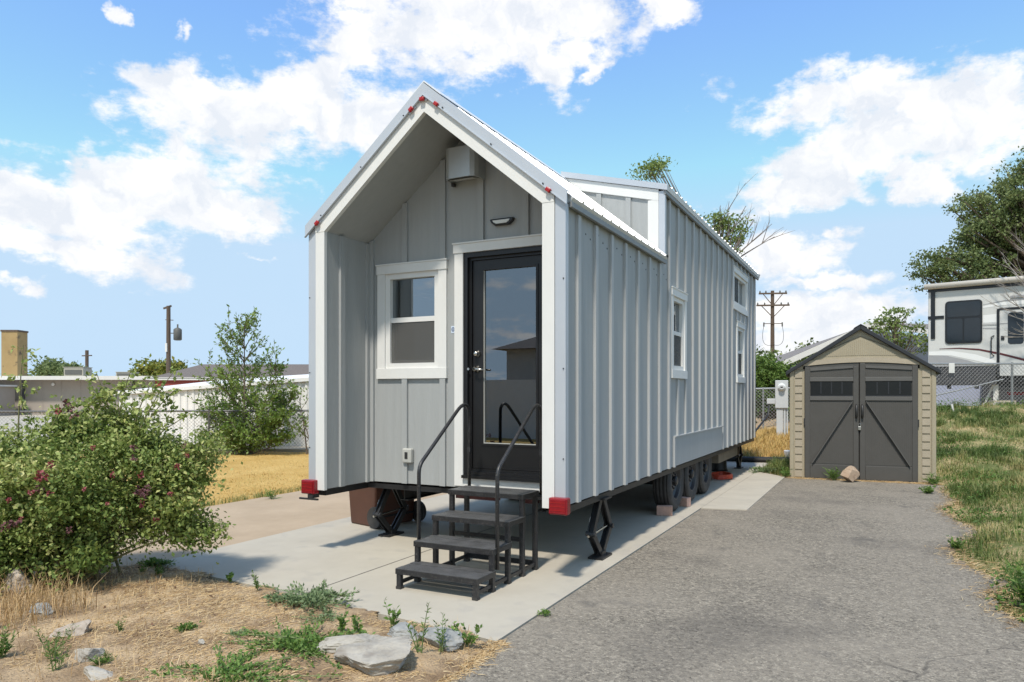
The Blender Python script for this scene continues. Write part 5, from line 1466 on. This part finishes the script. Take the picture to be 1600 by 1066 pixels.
def crown_tree(name, label, loc, trunk, lobes, clump_r, per, leaf, m, seed, bark='bark', branch_every=2, group=None, cat='tree', zmin=.2, reach=1.0):
    """trunk polyline, crown lobes filled with leaf clumps, limbs reaching the clumps"""
    rng = np.random.default_rng(seed); t = thing(name, label, cat, loc, 0, group)
    tr_, PP, TT = MB(), [], []
    T = [Vector(p[:3]) for p in trunk]; tr_.tube(T, [p[3] for p in trunk], 8)
    for (a, b, c, rx, ry, rz, n) in lobes:
        q = unit(rng.normal(size=(n, 3))) * rng.uniform(.25, 1, (n, 1)) ** .45 * (1 if reach == 1 else rng.uniform(.7, reach, (n, 1)))
        cs = np.array([a, b, c]) + q * np.array([rx, ry, rz]); cs = cs[cs[:, 2] > zmin]
        for i, cc in enumerate(cs):
            k = int(rng.integers(per // 2, per + per // 2)); s = clump_r * rng.uniform(.6, 1.2)
            d = rng.normal(size=(k, 3)) * s; d[:, 2] *= .6
            PP.append(cc + d); TT.append(np.clip(rng.normal(rng.uniform(.2, .75), .18, k), 0, 1))
            if i % branch_every == 0:
                c_ = Vector(cc); j = min(range(len(T)), key=lambda u: abs(T[u].z - c_.z * .62)); root = T[j]
                mid = root.lerp(c_, .5) + Vector((0, 0, -.06 * (c_ - root).length + .1))
                r0 = max(trunk[j][3] * .38, .02); tr_.tube(arc(root, mid, c_, 5), [r0 * (1 - .17 * u) for u in range(6)], 5)
    tr_.build('trunk', bark, t)
    leaves('crown', rng, np.concatenate(PP), leaf, m, t, tint=np.concatenate(TT), width=.6)
    return t


# big elm beyond the camper (spreads up and out of the right edge)
crown_tree('elm_tree', 'big dark green elm towering behind the white camper', (11.2, 38.0, .9),
           [(0, 0, 0, .5), (.1, 0, 3, .42), (0, .2, 6, .34), (-.2, 0, 9, .22), (0, 0, 11.5, .12)],
           [(-4.0, -.5, 6.8, 1.9, 2.0, 1.3, 130), (-2.8, -.5, 8.4, 1.6, 1.8, 1.0, 90), (-2.6, -.3, 10.0, 1.9, 1.9, .9, 100), (-1.2, 0, 11.4, 1.0, 1.4, .7, 40), (.2, 0, 11.0, 1.6, 2.0, 1.6, 100), (-.8, 0, 8.6, 2.0, 2.2, 1.6, 110), (2.6, 0, 9.5, 3, 2.6, 3.4, 130), (-1.6, 0, 5.6, 2.6, 2.2, 1.0, 80), (3, 0, 5.5, 3, 2.5, 2, 60), (-.4, 0, 12.6, .9, 1, .7, 26), (1.4, 0, 13.2, 1.6, 1, .8, 40)],
           .24, 64, .15, 'bigelmleaf', 51, reach=1.22)
crown_tree('dying_tree', 'half dead tree with green tufts and bare limbs above the tiny house roof', (-5.2, 37.4, .4),
           [(0, 0, 0, .4), (.2, 0, 3, .34), (0, 0, 6, .24), (.3, 0, 8.5, .14)],
           [(-3.3, -1.6, 13.9, 1.1, .6, .45, 26), (-2.6, -1.4, 14.25, .55, .4, .35, 10), (.3, 0, 10.9, .9, .6, .5, 20), (-.4, 0, 9.8, 1.2, 1, .6, 20), (1.0, .4, 11.0, .9, .6, .35, 16), (1.3, .4, 10.2, .8, .6, .5, 18), (.6, 0, 9.2, 1.2, 1, .7, 18)],
           .26, 26, .17, 'freshleaf', 53, bark='deadwood', branch_every=1)
dt = bpy.data.objects['dying_tree']
bl = MB(); rr = random.Random(8)


def dead_limb(mb, p, d, L, r, depth, rr):
    pts = poly_curve(p, d, L, (rr.uniform(-.12, .12), rr.uniform(-.12, .12), rr.uniform(-.08, .1)), 5); mb.tube(pts, [r * (1 - .15 * i) for i in range(6)], 5)
    if depth:
        for k in range(3 if depth > 1 else 2):
            f = rr.uniform(.3, .9); i = min(int(f * 5), 4)
            dead_limb(mb, pts[i].lerp(pts[i + 1], f * 5 - i), Vector(d).normalized() + Vector((rr.uniform(-.55, .55), rr.uniform(-.5, .5), rr.uniform(-.2, .5))), L * rr.uniform(.35, .6), r * .5, depth - 1, rr)


for (p0, d, L) in (((.9, 0, 8.4), (1, .4, .72), 3.4), ((.9, 0, 8.5), (1, .3, .95), 2.9), ((.8, 0, 8.6), (.75, .2, 1), 2.8), ((.2, 0, 8.8), (.35, .1, 1), 3.3), ((.3, 0, 8.8), (.5, .1, 1), 3.0), ((.1, 0, 8.9), (.12, 0, 1), 3.0)):
    bl.tube([(.15, 0, 6.6), (.1, 0, 7.6), p0], [.12, .10, .06], 6)
    dead_limb(bl, p0, d, L, .055, 2, rr)
bl.build('dead_limbs', 'deadwood', dt)
crown_tree('hedge_shrub', 'dense bright green shrub between the tiny house rear and the shed', (-.55, 24.5, .45), [(0, 0, 0, .12), (0, 0, 1.2, .08), (0, 0, 2, .04)],
           [(.2, 0, 1.1, 1.3, .9, 1.1, 150), (.9, .2, .8, 1.2, .9, .8, 90), (-.6, .2, 1.2, 1.0, .8, 1.0, 80), (-.1, 0, 2.0, .8, .7, .5, 40)], .16, 44, .12, 'hedgeleaf', 55, cat='shrub', zmin=.05)
crown_tree('backyard_tree', 'light green tree with loose leaves rising behind the shed roof', (3.95, 21.6, .8), [(0, 0, 0, .09), (.05, 0, 1.5, .07), (0, 0, 2.4, .05), (0, 0, 3.1, .03)],
           [(-.1, 0, 2.6, .62, .5, .55, 36), (-.05, 0, 3.15, .42, .4, .32, 18), (.45, 0, 2.3, .6, .5, .5, 26), (-.55, 0, 2.95, .3, .3, .2, 8), (.75, 0, 2.85, .18, .2, .15, 5), (.25, 0, 3.3, .25, .2, .14, 6)], .09, 16, .11, 'freshleaf', 57)
TH = [('distant_tree', 'yellow green tree behind the brown roof and left utility pole', (-44.3, 30.6, 0), [(0, 0, 2.8, 1.9, 1.4, 1.1, 60), (1.6, 0, 3.0, .9, .8, .6, 18), (-1.8, 0, 2.2, 1.2, 1.0, .6, 20)], 'yellowleaf', 61),
      ('distant_tree', 'dark tree beside the tall brick chimney', (-53.2, 28.3, 0), [(0, 0, 2.9, 1.1, .9, .8, 30), (-.9, 0, 3.4, .6, .6, .5, 12)], 'bigelmleaf', 63),
      ('distant_tree', 'dark tree behind the grey rooftop air conditioner', (-50.2, 28.0, 0), [(0, 0, 2.7, .8, .7, .8, 24)], 'bigelmleaf', 65),
      ('distant_tree', 'low green tree at the foot of the right utility pole', (-3.6, 48, .3), [(0, 0, 2.6, 3.2, 2, 1.6, 70), (3.0, 0, 3.0, 1.7, 1.2, 1.3, 30)], 'bigelmleaf', 67),
      ('distant_tree', 'small green tree showing between the shed roof and the camper', (8.0, 44, .5), [(0, 0, 4.2, 1.8, 1.4, 1.1, 40), (2.0, 0, 4.0, 1.2, 1, .9, 20)], 'yellowleaf', 69)]
for (nm, lab, loc, lob, m, sd) in TH:
    crown_tree(nm, lab, loc, [(0, 0, 0, .22), (0, 0, 2, .16), (0, 0, 3, .1)], lob, .38, 40, .3, m, sd, branch_every=4, group='trees along the horizon')

# bare pale tree in front of the camper, partly out of the right edge
bt = thing('bare_tree', 'leafless pale grey tree whose twigs cross the front of the camper', 'tree', (8.15, 18.9, .95))
b = MB(); rr = random.Random(21)
b.tube([(0, 0, 0), (.02, 0, 1.2), (-.05, 0, 2.4)], [.09, .07, .06], 7)
for (d, L) in (((-.9, 0, .75), 1.7), ((-.7, 0, 1), 2.0), ((-.35, .1, 1), 2.2), ((-1.0, 0, .45), 1.5), ((.2, 0, 1), 2.3), ((.8, 0, .8), 2.0), ((-.95, -.1, .2), 1.3), ((-.8, 0, -.15), 1.1)):
    dead_limb(b, (-.05, 0, 2.3), d, L, .028, 3, rr)
b.build('trunk', 'barkpale', bt)

# ------------------------------------------------------------------ chain-link fences
def chain_fence(label, a, b, h, posts, m_wire='wire', rail='pipe', pitch=.075, wire=.0035, zf=None):
    a, b = Vector(a), Vector(b); d = b - a; L = Vector((d.x, d.y, 0)).length; u = Vector((d.x, d.y, 0)).normalized(); n = Vector((-u.y, u.x, 0))
    t = thing('chain_link_fence', label, 'fence', tuple(a), math.atan2(u.y, u.x))
    sl = d.z / L
    MB().tube([(0, 0, h), (L, 0, h + d.z)], .024, 8).build('top_rail', rail, t)
    for k in posts:
        MB().tube([(k, .0, -.1 + sl * k), (k, .0, h + .04 + sl * k)], .028, 8).build('post', rail, t)
    V, F = [], []

    def seg(x0, z0, x1, z1, yo):
        dx, dz_ = x1 - x0, z1 - z0; l = math.hypot(dx, dz_)
        if l < .02: return
        nx, nz = -dz_ / l * wire, dx / l * wire; o = len(V)
        for (x, z) in ((x0, z0), (x1, z1)):
            zz = z + sl * x
            V.extend([(x + nx, yo, zz + nz), (x - nx, yo, zz - nz), (x, yo + wire * 1.6, zz)])
        F.extend([(o, o + 3, o + 4, o + 1), (o + 1, o + 4, o + 5, o + 2), (o + 2, o + 5, o + 3, o)])
    x = -h
    while x < L:
        x0, z0, x1, z1 = x, .03, x + h - .03, h
        if x0 < 0: z0 += -x0; x0 = 0
        if x1 > L: z1 -= x1 - L; x1 = L
        seg(x0, z0, x1, z1, -.03)
        x0, z0, x1, z1 = x, h, x + h - .03, .03
        if x0 < 0: z0 -= -x0; x0 = 0
        if x1 > L: z1 += x1 - L; x1 = L
        seg(x0, z0, x1, z1, -.034)
        x += pitch
    np_mesh('wire_mesh', V, F, m_wire, t, kind='stuff')
    return t


chain_fence('long chain link fence along the back of the dry lawn', (-16.5, 3.0, -.02), (-8.2, 8.7, -.02), 1.07, [.3, 3.6, 6.9, 9.3], rail='darkpipe', wire=.0025, pitch=.085)
chain_fence('chain link fence on the grassy bank in front of the camper', (4.0, 16.4, 1.0), (9.0, 18.9, 1.0), 1.25, [.2, 2.9, 5.4], wire=.0045, pitch=.10)
chain_fence('short chain link fence behind the meter box', (-2.0, 17.6, .42), (3.0, 17.2, .50), 1.15, [.2, 2.4, 4.6], wire=.0045, pitch=.10)
sgn = thing('fence_sign', 'blank white plate hung on the fence in front of the camper', 'sign', (5.15, 16.92, 2.02), math.atan2(2.5, 5))
MB().box(-.075, .075, -.05, -.04, -.02, .24).build('plate', 'whiteblock', sgn, bevel=.01)
MB().tube([(0, -.045, .24), (0, -.01, .27)], .006, 6).build('hook', 'wire', sgn)

# ------------------------------------------------------------------ meter box
mtr = thing('meter_box', 'grey electric meter box on a post left of the shed', 'meter', (1.19, 14.95, .33), .1)
MB().box(-.16, .16, -.07, .07, .75, 1.48).build('cabinet', 'metergrey', mtr, bevel=.012)
g = MB().lathe([(.10, 0), (.10, -.03), (.085, -.05)], (0, -.07, 1.30), 'y', 20).build('meter_dial', 'lens', mtr)
MB().lathe([(.078, -.05), (.075, -.10), (.055, -.115)], (0, -.07, 1.30), 'y', 18).build('meter_glass', 'metergrey', g)
MB().box(-.03, .03, -.19, -.186, 1.285, 1.315).build('meter_display', 'plastic_dark', g)
MB().box(-.13, .03, -.03, .03, -.2, .749).build('post', 'metergrey', mtr)
MB().tube([(.07, 0, -.2), (.07, 0, .749)], .03, 8).build('conduit', 'metergrey', mtr); MB().tube([(.135, 0, -.2), (.135, 0, .749)], .02, 8).build('conduit', 'metergrey', mtr)
MB().box(-.37, -.161, -.05, .05, .86, 1.0).build('outlet_box', 'metergrey', mtr, bevel=.01)
MB().tube([(-.30, 0, .86), (-.34, -.2, .55), (-.6, -1.2, .2), (-.85, -2.6, .05), (-.95, -4.6, .15)], .025, 8).build('power_cable', 'cable', mtr)

# ------------------------------------------------------------------ fifth-wheel camper
RA = math.atan2(-.51, 2.3)
rv = thing('camper', 'white fifth wheel camper with grey swooshes and a rolled awning behind the fence', 'camper', (4.79, 19.86, 1.0), RA)
RZ = lambda z: z - 1.0
b = MB(); b.box(0, 9.5, 0, 2.4, RZ(2.26), RZ(4.58)); b.build('body', 'rvwhite', rv, bevel=.03)
b = MB(); b.box(.02, 9.5, .01, 2.39, RZ(4.581), RZ(4.66)); b.build('roof', 'rvlight', rv, bevel=.02)
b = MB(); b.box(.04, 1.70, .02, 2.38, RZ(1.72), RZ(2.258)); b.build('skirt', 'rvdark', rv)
b = MB(); b.box(1.72, 9.4, .25, 2.2, RZ(1.62), RZ(2.15)); b.build('underframe', 'rvblack', rv)
MB().tube([(-.08, -.10, RZ(4.66)), (9.4, -.10, RZ(4.70))], .085, 12).build('awning_roll', 'awning', rv, smooth=True)
MB().box(-.0, 9.4, -.02, -.002, RZ(4.50), RZ(4.585)).build('awning_rail', 'rvblack', rv)
MB().box(.08, .19, -.035, -.002, RZ(3.10), RZ(4.55)).build('awning_arm', 'rvblack', rv)
MB().box(.0, .42, -.022, -.003, RZ(3.69), RZ(3.78)).build('bracket', 'rvblack', rv)


def rounded(x0, x1, z0, z1, r, n=5):
    p = []
    for (cx, cz, a0) in ((x1 - r, z1 - r, 0), (x0 + r, z1 - r, 90), (x0 + r, z0 + r, 180), (x1 - r, z0 + r, 270)):
        for k in range(n + 1): a = R(a0 + 90 * k / n); p.append((cx + r * math.cos(a), 0, cz + r * math.sin(a)))
    return p


wv = MB().prism(rounded(.45, 1.38, RZ(2.93), RZ(4.19), .1), (0, -.03, 0), (0, -.002, 0)).build('window', 'rvblack', rv)
for (x0, x1, z0, z1) in ((.50, .895, 2.98, 3.66), (.935, 1.33, 2.98, 3.66), (.50, 1.33, 3.72, 4.14)):
    MB().prism(rounded(x0, x1, RZ(z0), RZ(z1), .06), (0, -.034, 0), (0, -.0305, 0)).build('pane', 'rvglass', wv)
fr = MB(); fr.box(1.73, 1.79, -.03, -.002, RZ(1.95), RZ(3.88)); fr.box(1.791, 2.75, -.03, -.002, RZ(3.84), RZ(3.90)); fr.box(2.69, 2.75, -.03, -.002, RZ(1.95), RZ(3.839)); dro = fr.build('door', 'rvblack', rv)
MB().box(1.80, 2.68, -.018, -.001, RZ(1.97), RZ(3.835)).build('door_panel', 'rvwhite', dro)
MB().prism(rounded(1.99, 2.36, RZ(2.86), RZ(3.76), .08), (0, -.026, 0), (0, -.0185, 0)).build('door_window', 'rvglass', dro)
MB().box(1.83, 1.91, -.04, -.019, RZ(2.99), RZ(3.1)).build('door_lock', 'rvblack', dro)
MB().tube([(1.66, -.01, RZ(3.12)), (1.60, -.07, RZ(3.08)), (1.60, -.07, RZ(2.6)), (1.66, -.01, RZ(2.54))], .016, 8).build('grab_handle', 'rvblack', rv)


def decal(name, top, bot, m, off=.004):
    mb = MB(); k = len(top)
    for i in range(k - 1):
        mb.prism([(top[i][0], 0, RZ(top[i][1])), (top[i + 1][0], 0, RZ(top[i + 1][1])), (bot[i + 1][0], 0, RZ(bot[i + 1][1])), (bot[i][0], 0, RZ(bot[i][1]))], (0, -off, 0), (0, -off + .002, 0))
    return mb.build(name, m, rv)


decal('stripe', [(.30, 2.80), (.8, 2.81), (1.3, 2.76), (1.72, 2.65)], [(.30, 2.785), (.8, 2.775), (1.3, 2.71), (1.72, 2.59)], 'rvmaroon', .006)
decal('stripe', [(1.80, 2.63), (2.1, 2.53), (2.6, 2.36)], [(1.80, 2.57), (2.1, 2.47), (2.6, 2.29)], 'rvmaroon', .022)
decal('swoosh', [(.02, 2.60), (.5, 2.58), (1.0, 2.44), (1.45, 2.27)], [(.02, 2.262), (.5, 2.262), (1.0, 2.262), (1.45, 2.262)], 'rvgrey')
decal('swoosh', [(.02, 2.72), (.6, 2.72), (1.2, 2.60), (1.71, 2.40)], [(.02, 2.61), (.6, 2.585), (1.2, 2.42), (1.71, 2.27)], 'rvlight', .005)
decal('swoosh', [(1.39, 4.03), (1.9, 4.12), (2.6, 4.15), (4, 4.15)], [(1.39, 4.02), (1.9, 4.085), (2.6, 4.10), (4, 4.10)], 'rvgrey')
decal('swoosh', [(1.39, 3.98), (1.9, 4.07), (2.6, 4.085), (4, 4.08)], [(1.39, 3.93), (1.9, 3.98), (2.6, 3.97), (4, 3.97)], 'rvlight')
decal('swoosh', [(1.39, 3.46), (2.2, 3.47), (4, 3.44)], [(1.39, 3.44), (2.2, 3.43), (4, 3.36)], 'rvgrey', .021)
decal('swoosh', [(1.39, 3.36), (1.72, 3.35)], [(1.39, 3.33), (1.72, 3.30)], 'rvgrey')
decal('swoosh', [(1.39, 3.72), (1.72, 3.74)], [(1.39, 3.50), (1.72, 3.50)], 'rvlight')
decal('swoosh', [(2.45, 2.8), (4, 2.4)], [(2.45, 2.6), (4, 2.3)], 'rvgrey', .021)
MB().box(2.05, 2.45, -.03, -.004, RZ(4.17), RZ(4.23)).build('porch_lamp', 'rvgrey', rv)
for x in (.45, 1.15): MB().box(x, x + .1, .3, .4, RZ(1.6), RZ(1.72)).build('landing_leg', 'rvblack', rv)
MB().bar((1.35, .3, 0.03), (1.62, .3, RZ(1.72)), .05, .05).build('brace', 'whiteblock', rv)
MB().box(1.62, 1.75, .2, .4, .02, RZ(1.72)).build('landing_leg', 'whiteblock', rv)
MB().box(1.78, 2.7, .05, .3, RZ(1.80), RZ(1.84)).build('entry_step', 'rvblack', rv); MB().box(1.78, 2.7, -.15, .1, RZ(1.55), RZ(1.59)).build('entry_step', 'rvblack', rv)
for y in (4.2, 5.1):
    o = MB().lathe([(.2, -.1), (.36, -.11), (.38, -.06), (.38, .06), (.36, .11), (.2, .1)], (y, .25, .38), 'y', 24).build('wheel', 'rubber', rv)
cr_ = MB().box(1.95, 3.2, .28, .55, .42, .50).build('red_bar', 'redlens', rv)

# under and behind the camper
o = MB().box(-3.2, .9, 0, .2, 0, 1.5).build('blue_grey_wall', 'bluewall'); o.location = (6.2, 25.2, .9); tag(o, 'pale blue grey low wall seen under the nose of the camper', 'wall')
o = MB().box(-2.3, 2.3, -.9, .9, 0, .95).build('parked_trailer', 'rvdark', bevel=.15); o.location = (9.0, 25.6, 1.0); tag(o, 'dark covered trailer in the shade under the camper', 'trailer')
cb = thing('concrete_block', 'hollow concrete block standing below the camper door', 'block', (6.53, 18.85, 1.02), .1)
q = MB()
for (x0, x1, z0, z1) in ((-.30, .30, 0, .05), (-.30, .30, .20, .25), (-.30, -.24, .05, .20), (-.03, .03, .05, .20), (.24, .30, .05, .20)): q.box(x0, x1, -.1, .1, z0, z1)
q.build('block_shell', 'blockconc', cb)
o = MB().box(-.02, .02, -.02, .02, -.1, .34).build('marker_stake', 'whiteblock'); o.location = (5.15, 15.9, .86); o.rotation_euler = (.0, -.15, 0); tag(o, 'short white stake leaning in the grass by the camper fence', 'stake')
o = MB().tube([(4.6, 17.5, 1.35), (5.4, 17.9, 1.55), (6.5, 18.5, 1.85)], .02, 6).build('fallen_rail', 'pipe'); tag(o, 'thin metal rail slanting up behind the fence under the camper', 'rail')

# ------------------------------------------------------------------ buildings
def steel_building():
    t = thing('steel_building', 'low white corrugated steel building behind the lawn fence', 'building', (-15.04, 7.53, -.05), math.atan2(9.36 - 7.53, -9.9 + 15.04))
    L, Dp = 9.5, 5.0; h = lambda x: 1.57 + .068 * x
    mb = MB(); x = 0; V = []
    while x < L:
        for (dx, o) in ((0, 0), (.10, 0), (.12, -.03), (.18, -.03)): V.append((x + dx, o))
        x += .20
    n = len(V)
    mb.add([(a, b, 0) for a, b in V] + [(a, b, h(a)) for a, b in V], [(i, i + 1, n + i + 1, n + i) for i in range(n - 1)])
    mb.build('wall', 'whitesteel', t)
    mb = MB(); mb.box(-.02, 0, .0, Dp, 0, 1.5); mb.box(-.02, L, Dp, Dp + .1, 0, 1.5); mb.box(L, L + .02, 0, Dp, 0, 2.2); mb.build('wall', 'whitesteel', t)
    MB().prism([(-.15, 0, h(0) - .10), (L + .1, 0, h(L) - .10), (L + .1, 0, h(L) + .0), (-.15, 0, h(-.15) + .0)], (0, -.09, 0), (0, -.035, 0)).build('fascia', 'whitesteel_roof', t)
    rf = MB(); rf.add([(-.15, -.09, h(-.15)), (L + .1, -.09, h(L)), (L + .1, Dp * .55, h(L) + .18), (1.6, Dp * .55, h(1.6) + .27), (.0, Dp, h(0) + .1), (L + .1, Dp, h(L))], [(0, 1, 2, 3), (0, 3, 4), (3, 2, 5, 4)])
    rf.build('roof', 'whitesteel_roof', t)
    MB().box(-.6, 2.6, 3.4, 3.5, 1.70, 1.78).build('roof_edge', 'whitesteel_roof', t)


steel_building()


def flat_building():
    a = Vector((-45.5, 20.4, 0)); b = Vector((-37.3, 24.6, 0)); ang = math.atan2(b.y - a.y, b.x - a.x); L = (b - a).length
    t = thing('flat_roofed_building', 'low beige building with a flat white edged roof on the left horizon', 'building', tuple(a), ang)
    MB().box(-12, L, .8, 12, 0, 2.28).build('wall', 'beigewall', t)
    MB().box(-12, L + .3, 0, 12.3, 2.281, 2.52).build('roof', 'fasciawhite', t)
    x = -11
    sm = MB().box(-.02, .02, -.02, .0, 0, 2.27).mesh('wall_batten', 'beigewall')
    while x < L: link('wall_batten', sm, t, loc=(x, .8, 0)); x += 1.2
    for x in (1.05, 8.0): MB().tube([(x, .7, 0), (x, .7, 2.28)], .07, 8).build('downpipe', 'rvdark', t)
    for x in (2.9, 7.3):
        m = MB().lathe([(.09, 0), (.11, -.08), (.02, -.14)], (x, .78, 2.0), 'y', 12).build('wall_lamp', 'whiteblock', t)
    MB().box(-12, 1.0, -2.4, -.02, 0, 1.85).build('annex_wall', 'beigewall', t); MB().box(-12, 1.15, -2.6, -.02, 1.851, 1.95).build('annex_roof', 'fasciawhite', t)
    def R_(x, y, z): return (a.x + x * math.cos(ang) - y * math.sin(ang), a.y + x * math.sin(ang) + y * math.cos(ang), z)
    for (x, y, w_, h_, lab) in ((3.0, 3.2, 1.3, .62, 'grey boxy air conditioner on the flat roof beside the tiny pole'), (6.3, 3.2, 1.0, .30, 'low pale vent unit on the flat roof right of the air conditioner')):
        u = thing('roof_unit', lab, 'rooftop unit', R_(x, y, 2.52), ang, None)
        MB().box(-w_ / 2, w_ / 2, -.5, .5, .0, h_).build('casing', 'aircon', u, bevel=.03)
        MB().box(-w_ / 2 + .1, w_ / 2 - .1, -.53, -.501, h_ * .25, h_ * .75).build('grille', 'transformer', u)
        MB().box(-w_ / 2 - .03, w_ / 2 + .03, -.53, .53, h_, h_ + .04).build('cover', 'aircon', u)


flat_building()
ch = thing('brick_chimney', 'tall square yellow brick chimney with dark stains at the far left', 'chimney', (-47.9, 22.6, 0), .5)
MB().box(-.52, .52, -.52, .52, 0, 5.5).build('stack', 'chimney', ch); MB().box(-.56, .56, -.56, .56, 5.5, 5.62).build('cap', 'polewood', ch)


def brown_roof_house():
    a = Vector((-32.9, 21.4, 0)); ang = math.atan2(27.02 - 22.84, -25.9 + 34.12)
    t = thing('red_walled_house', 'red walled building with a low brown shingle roof behind the white steel building', 'house', tuple(a), ang)
    MB().box(.3, 14, .3, 7, 0, 2.2).build('wall', 'redwall', t)
    MB().box(.0, 14, .18, .299, 2.18, 2.34).build('fascia', 'fasciawhite', t)
    r_ = MB(); r_.add([(0, .15, 2.3), (14, .15, 2.3), (14, 3.6, 3.2), (1.5, 3.6, 3.2), (0, 7.2, 2.3), (14, 7.2, 2.3)], [(0, 1, 2, 3), (0, 3, 4), (3, 2, 5, 4)]); r_.build('roof', 'shingle', t)
    t2 = thing('brown_roofed_house', 'brown shingle roof rising to the left corner of the tiny house', 'house', (-24.2, 23.2, 0), math.atan2(2.2, 5.2))
    MB().box(.3, 11, .3, 6, 0, 2.2).build('wall', 'redwall', t2)
    r_ = MB(); r_.add([(0, 0, 2.25), (11, 0, 2.25), (11, 3, 3.9), (1.6, 3, 3.3), (0, 6, 2.25), (11, 6, 2.25)], [(0, 1, 2), (0, 2, 3), (0, 3, 4), (3, 2, 5), (3, 5, 4)]); r_.build('roof', 'shingle', t2)
    MB().box(0, 11, -.05, .05, 2.12, 2.26).build('fascia', 'fasciawhite', t2)
    MB().bar((4.2, .2, 2.55), (9.5, 1.3, 3.05), .05, .12).build('flashing', 'fasciawhite', t2)
    MB().box(4.4, 5.3, 2.7, 3.3, 3.50, 3.66).build('ridge_vent', 'rvblack', t2)


brown_roof_house()


def shed_house():
    t = thing('neighbour_house', 'house with grey shingle roof and white rake board behind the shed', 'house', (-.30, 27.0, .3), .06)
    MB().box(.4, 9.5, .3, 8, 0, 2.4).build('wall', 'bluegrey', t)
    r_ = MB(); r_.add([(-.1, 0, 2.40), (3.4, 0, 4.0), (3.0, 7, 4.25), (-.5, 6.5, 3.0), (9.6, 0, 3.0), (9.6, 7, 4.25)], [(0, 1, 2, 3), (1, 4, 5, 2)]); r_.build('roof', 'shinglegrey', t)
    MB().prism([(-.1, 0, 2.39), (3.4, 0, 3.99), (3.4, 0, 3.74), (-.1, 0, 2.14)], (0, -.06, 0), (0, -.01, 0)).build('rake_board', 'fasciawhite', t)
    MB().prism([(3.4, 0, 3.99), (9.6, 0, 2.99), (9.6, 0, 2.82), (3.4, 0, 3.82)], (0, -.06, 0), (0, -.01, 0)).build('rake_board', 'fasciawhite', t)
    MB().prism([(.2, 0, 2.1), (3.4, 0, 3.7), (9.4, 0, 2.8), (9.4, 0, 0), (.2, 0, 0)], (0, .02, 0), (0, .2, 0)).build('gable_wall', 'bluegrey', t)


shed_house()

# house across the drive, behind the camera: it shows as a reflection in the door glass
nh = thing('street_house', 'grey house with a low hipped roof across the street, mirrored in the door glass', 'house', (-8.6, -15.5, 0))
MB().box(.4, 14, -9, -.4, 0, 3.0).build('wall', 'housewall', nh)
r_ = MB(); r_.add([(0, 0, 3.0), (14.4, 0, 3.0), (14.4, -9.4, 3.0), (0, -9.4, 3.0), (4.2, -4.7, 4.8), (10, -4.7, 4.8)], [(0, 1, 5, 4), (1, 2, 5), (2, 3, 4, 5), (3, 0, 4), (3, 2, 1, 0)]); r_.build('roof', 'shingle', nh)
for x in (2.2, 8.0):
    f = MB(); f.box(x, x + 1.5, -.41, -.36, 1.0, 2.4); wv = f.build('window', 'trim', nh); MB().box(x + .1, x + 1.4, -.365, -.35, 1.1, 2.3).build('pane', 'rvglass', wv)

o = MB().box(-14, 8, -.1, .1, 0, 1.9).build('street_wall', 'fasciawhite'); o.location = (-4, -14.2, 0); tag(o, 'low pale wall across the street, mirrored in the door glass', 'wall')

# ------------------------------------------------------------------ utility poles
up = thing('utility_pole', 'single wooden pole with a hanging transformer above the brown roof', 'utility pole', (-40.5, 28.6, 0))
MB().tube([(0, 0, 0), (0, 0, 7.5)], [.17, .13], 10).build('pole', 'polewood', up)
MB().bar((-.5, 0, 7.35), (.15, .1, 7.5), .09, .12).build('bracket', 'polewood', up)
o = MB().lathe([(.2, 0), (.27, .05), (.27, .75), (.2, .82), (.05, .9)], (.62, .25, 5.1), 'z', 14).build('transformer', 'transformer', up, smooth=True)
MB().tube([(.62, .25, 6.0), (.62, .25, 6.22)], .05, 8).build('insulator', 'transformer', o)
MB().bar((.0, .0, 5.6), (.5, .2, 5.6), .06, .06).build('bracket', 'transformer', up); MB().bar((-.3, 0, 6.55), (.35, .1, 6.5), .05, .05).build('bracket', 'polewood', up)
MB().box(-.09, .09, -.2, -.15, 4.3, 4.9).build('pole_plate', 'fasciawhite', up)

cp = thing('utility_pole', 'wooden utility pole with two crossarms right of the tiny house', 'utility pole', (-4.54, 59.2, 0), .35)
MB().tube([(0, 0, 0), (0, 0, 10.1)], [.2, .14], 10).build('pole', 'polewood', cp)
for (z, L) in ((9.85, 1.15), (8.85, 1.35)):
    MB().bar((-L, -.16, z), (L, -.16, z), .11, .13).build('crossarm', 'polewood', cp)
    for s in (-1, 1): MB().bar((s * L * .68, -.17, z - .06), (s * .08, -.17, z - .95), .05, .06).build('brace', 'polewood', cp)
    for k in (-.92, -.5, .5, .92): MB().lathe([(.05, 0), (.07, .08), (.03, .18)], (k * L, -.16, z + .065), 'z', 8).build('insulator', 'transformer', cp)
for s in (-1, 1):
    MB().lathe([(.06, 0), (.06, .35)], (s * .75, -.2, 7.05), 'z', 8).build('cutout_fuse', 'transformer', cp)
    MB().bar((0, -.16, 7.3), (s * .75, -.2, 7.3), .05, .06).build('bracket', 'polewood', cp)
    MB().tube(arc((s * .75, -.2, 7.1), (s * 1.15, -.2, 5.2), (s * .05, -.16, 5.5), 10), .018, 5).build('jumper_wire', 'cable', cp)
tp = thing('utility_pole', 'tiny far off pole above the flat roofed building', 'utility pole', (-62, 36.5, 0))
MB().tube([(0, 0, 0), (0, 0, 5.4)], .15, 8).build('pole', 'polewood', tp); MB().bar((-.7, 0, 4.9), (.7, 0, 4.9), .1, .1).build('crossarm', 'polewood', tp)
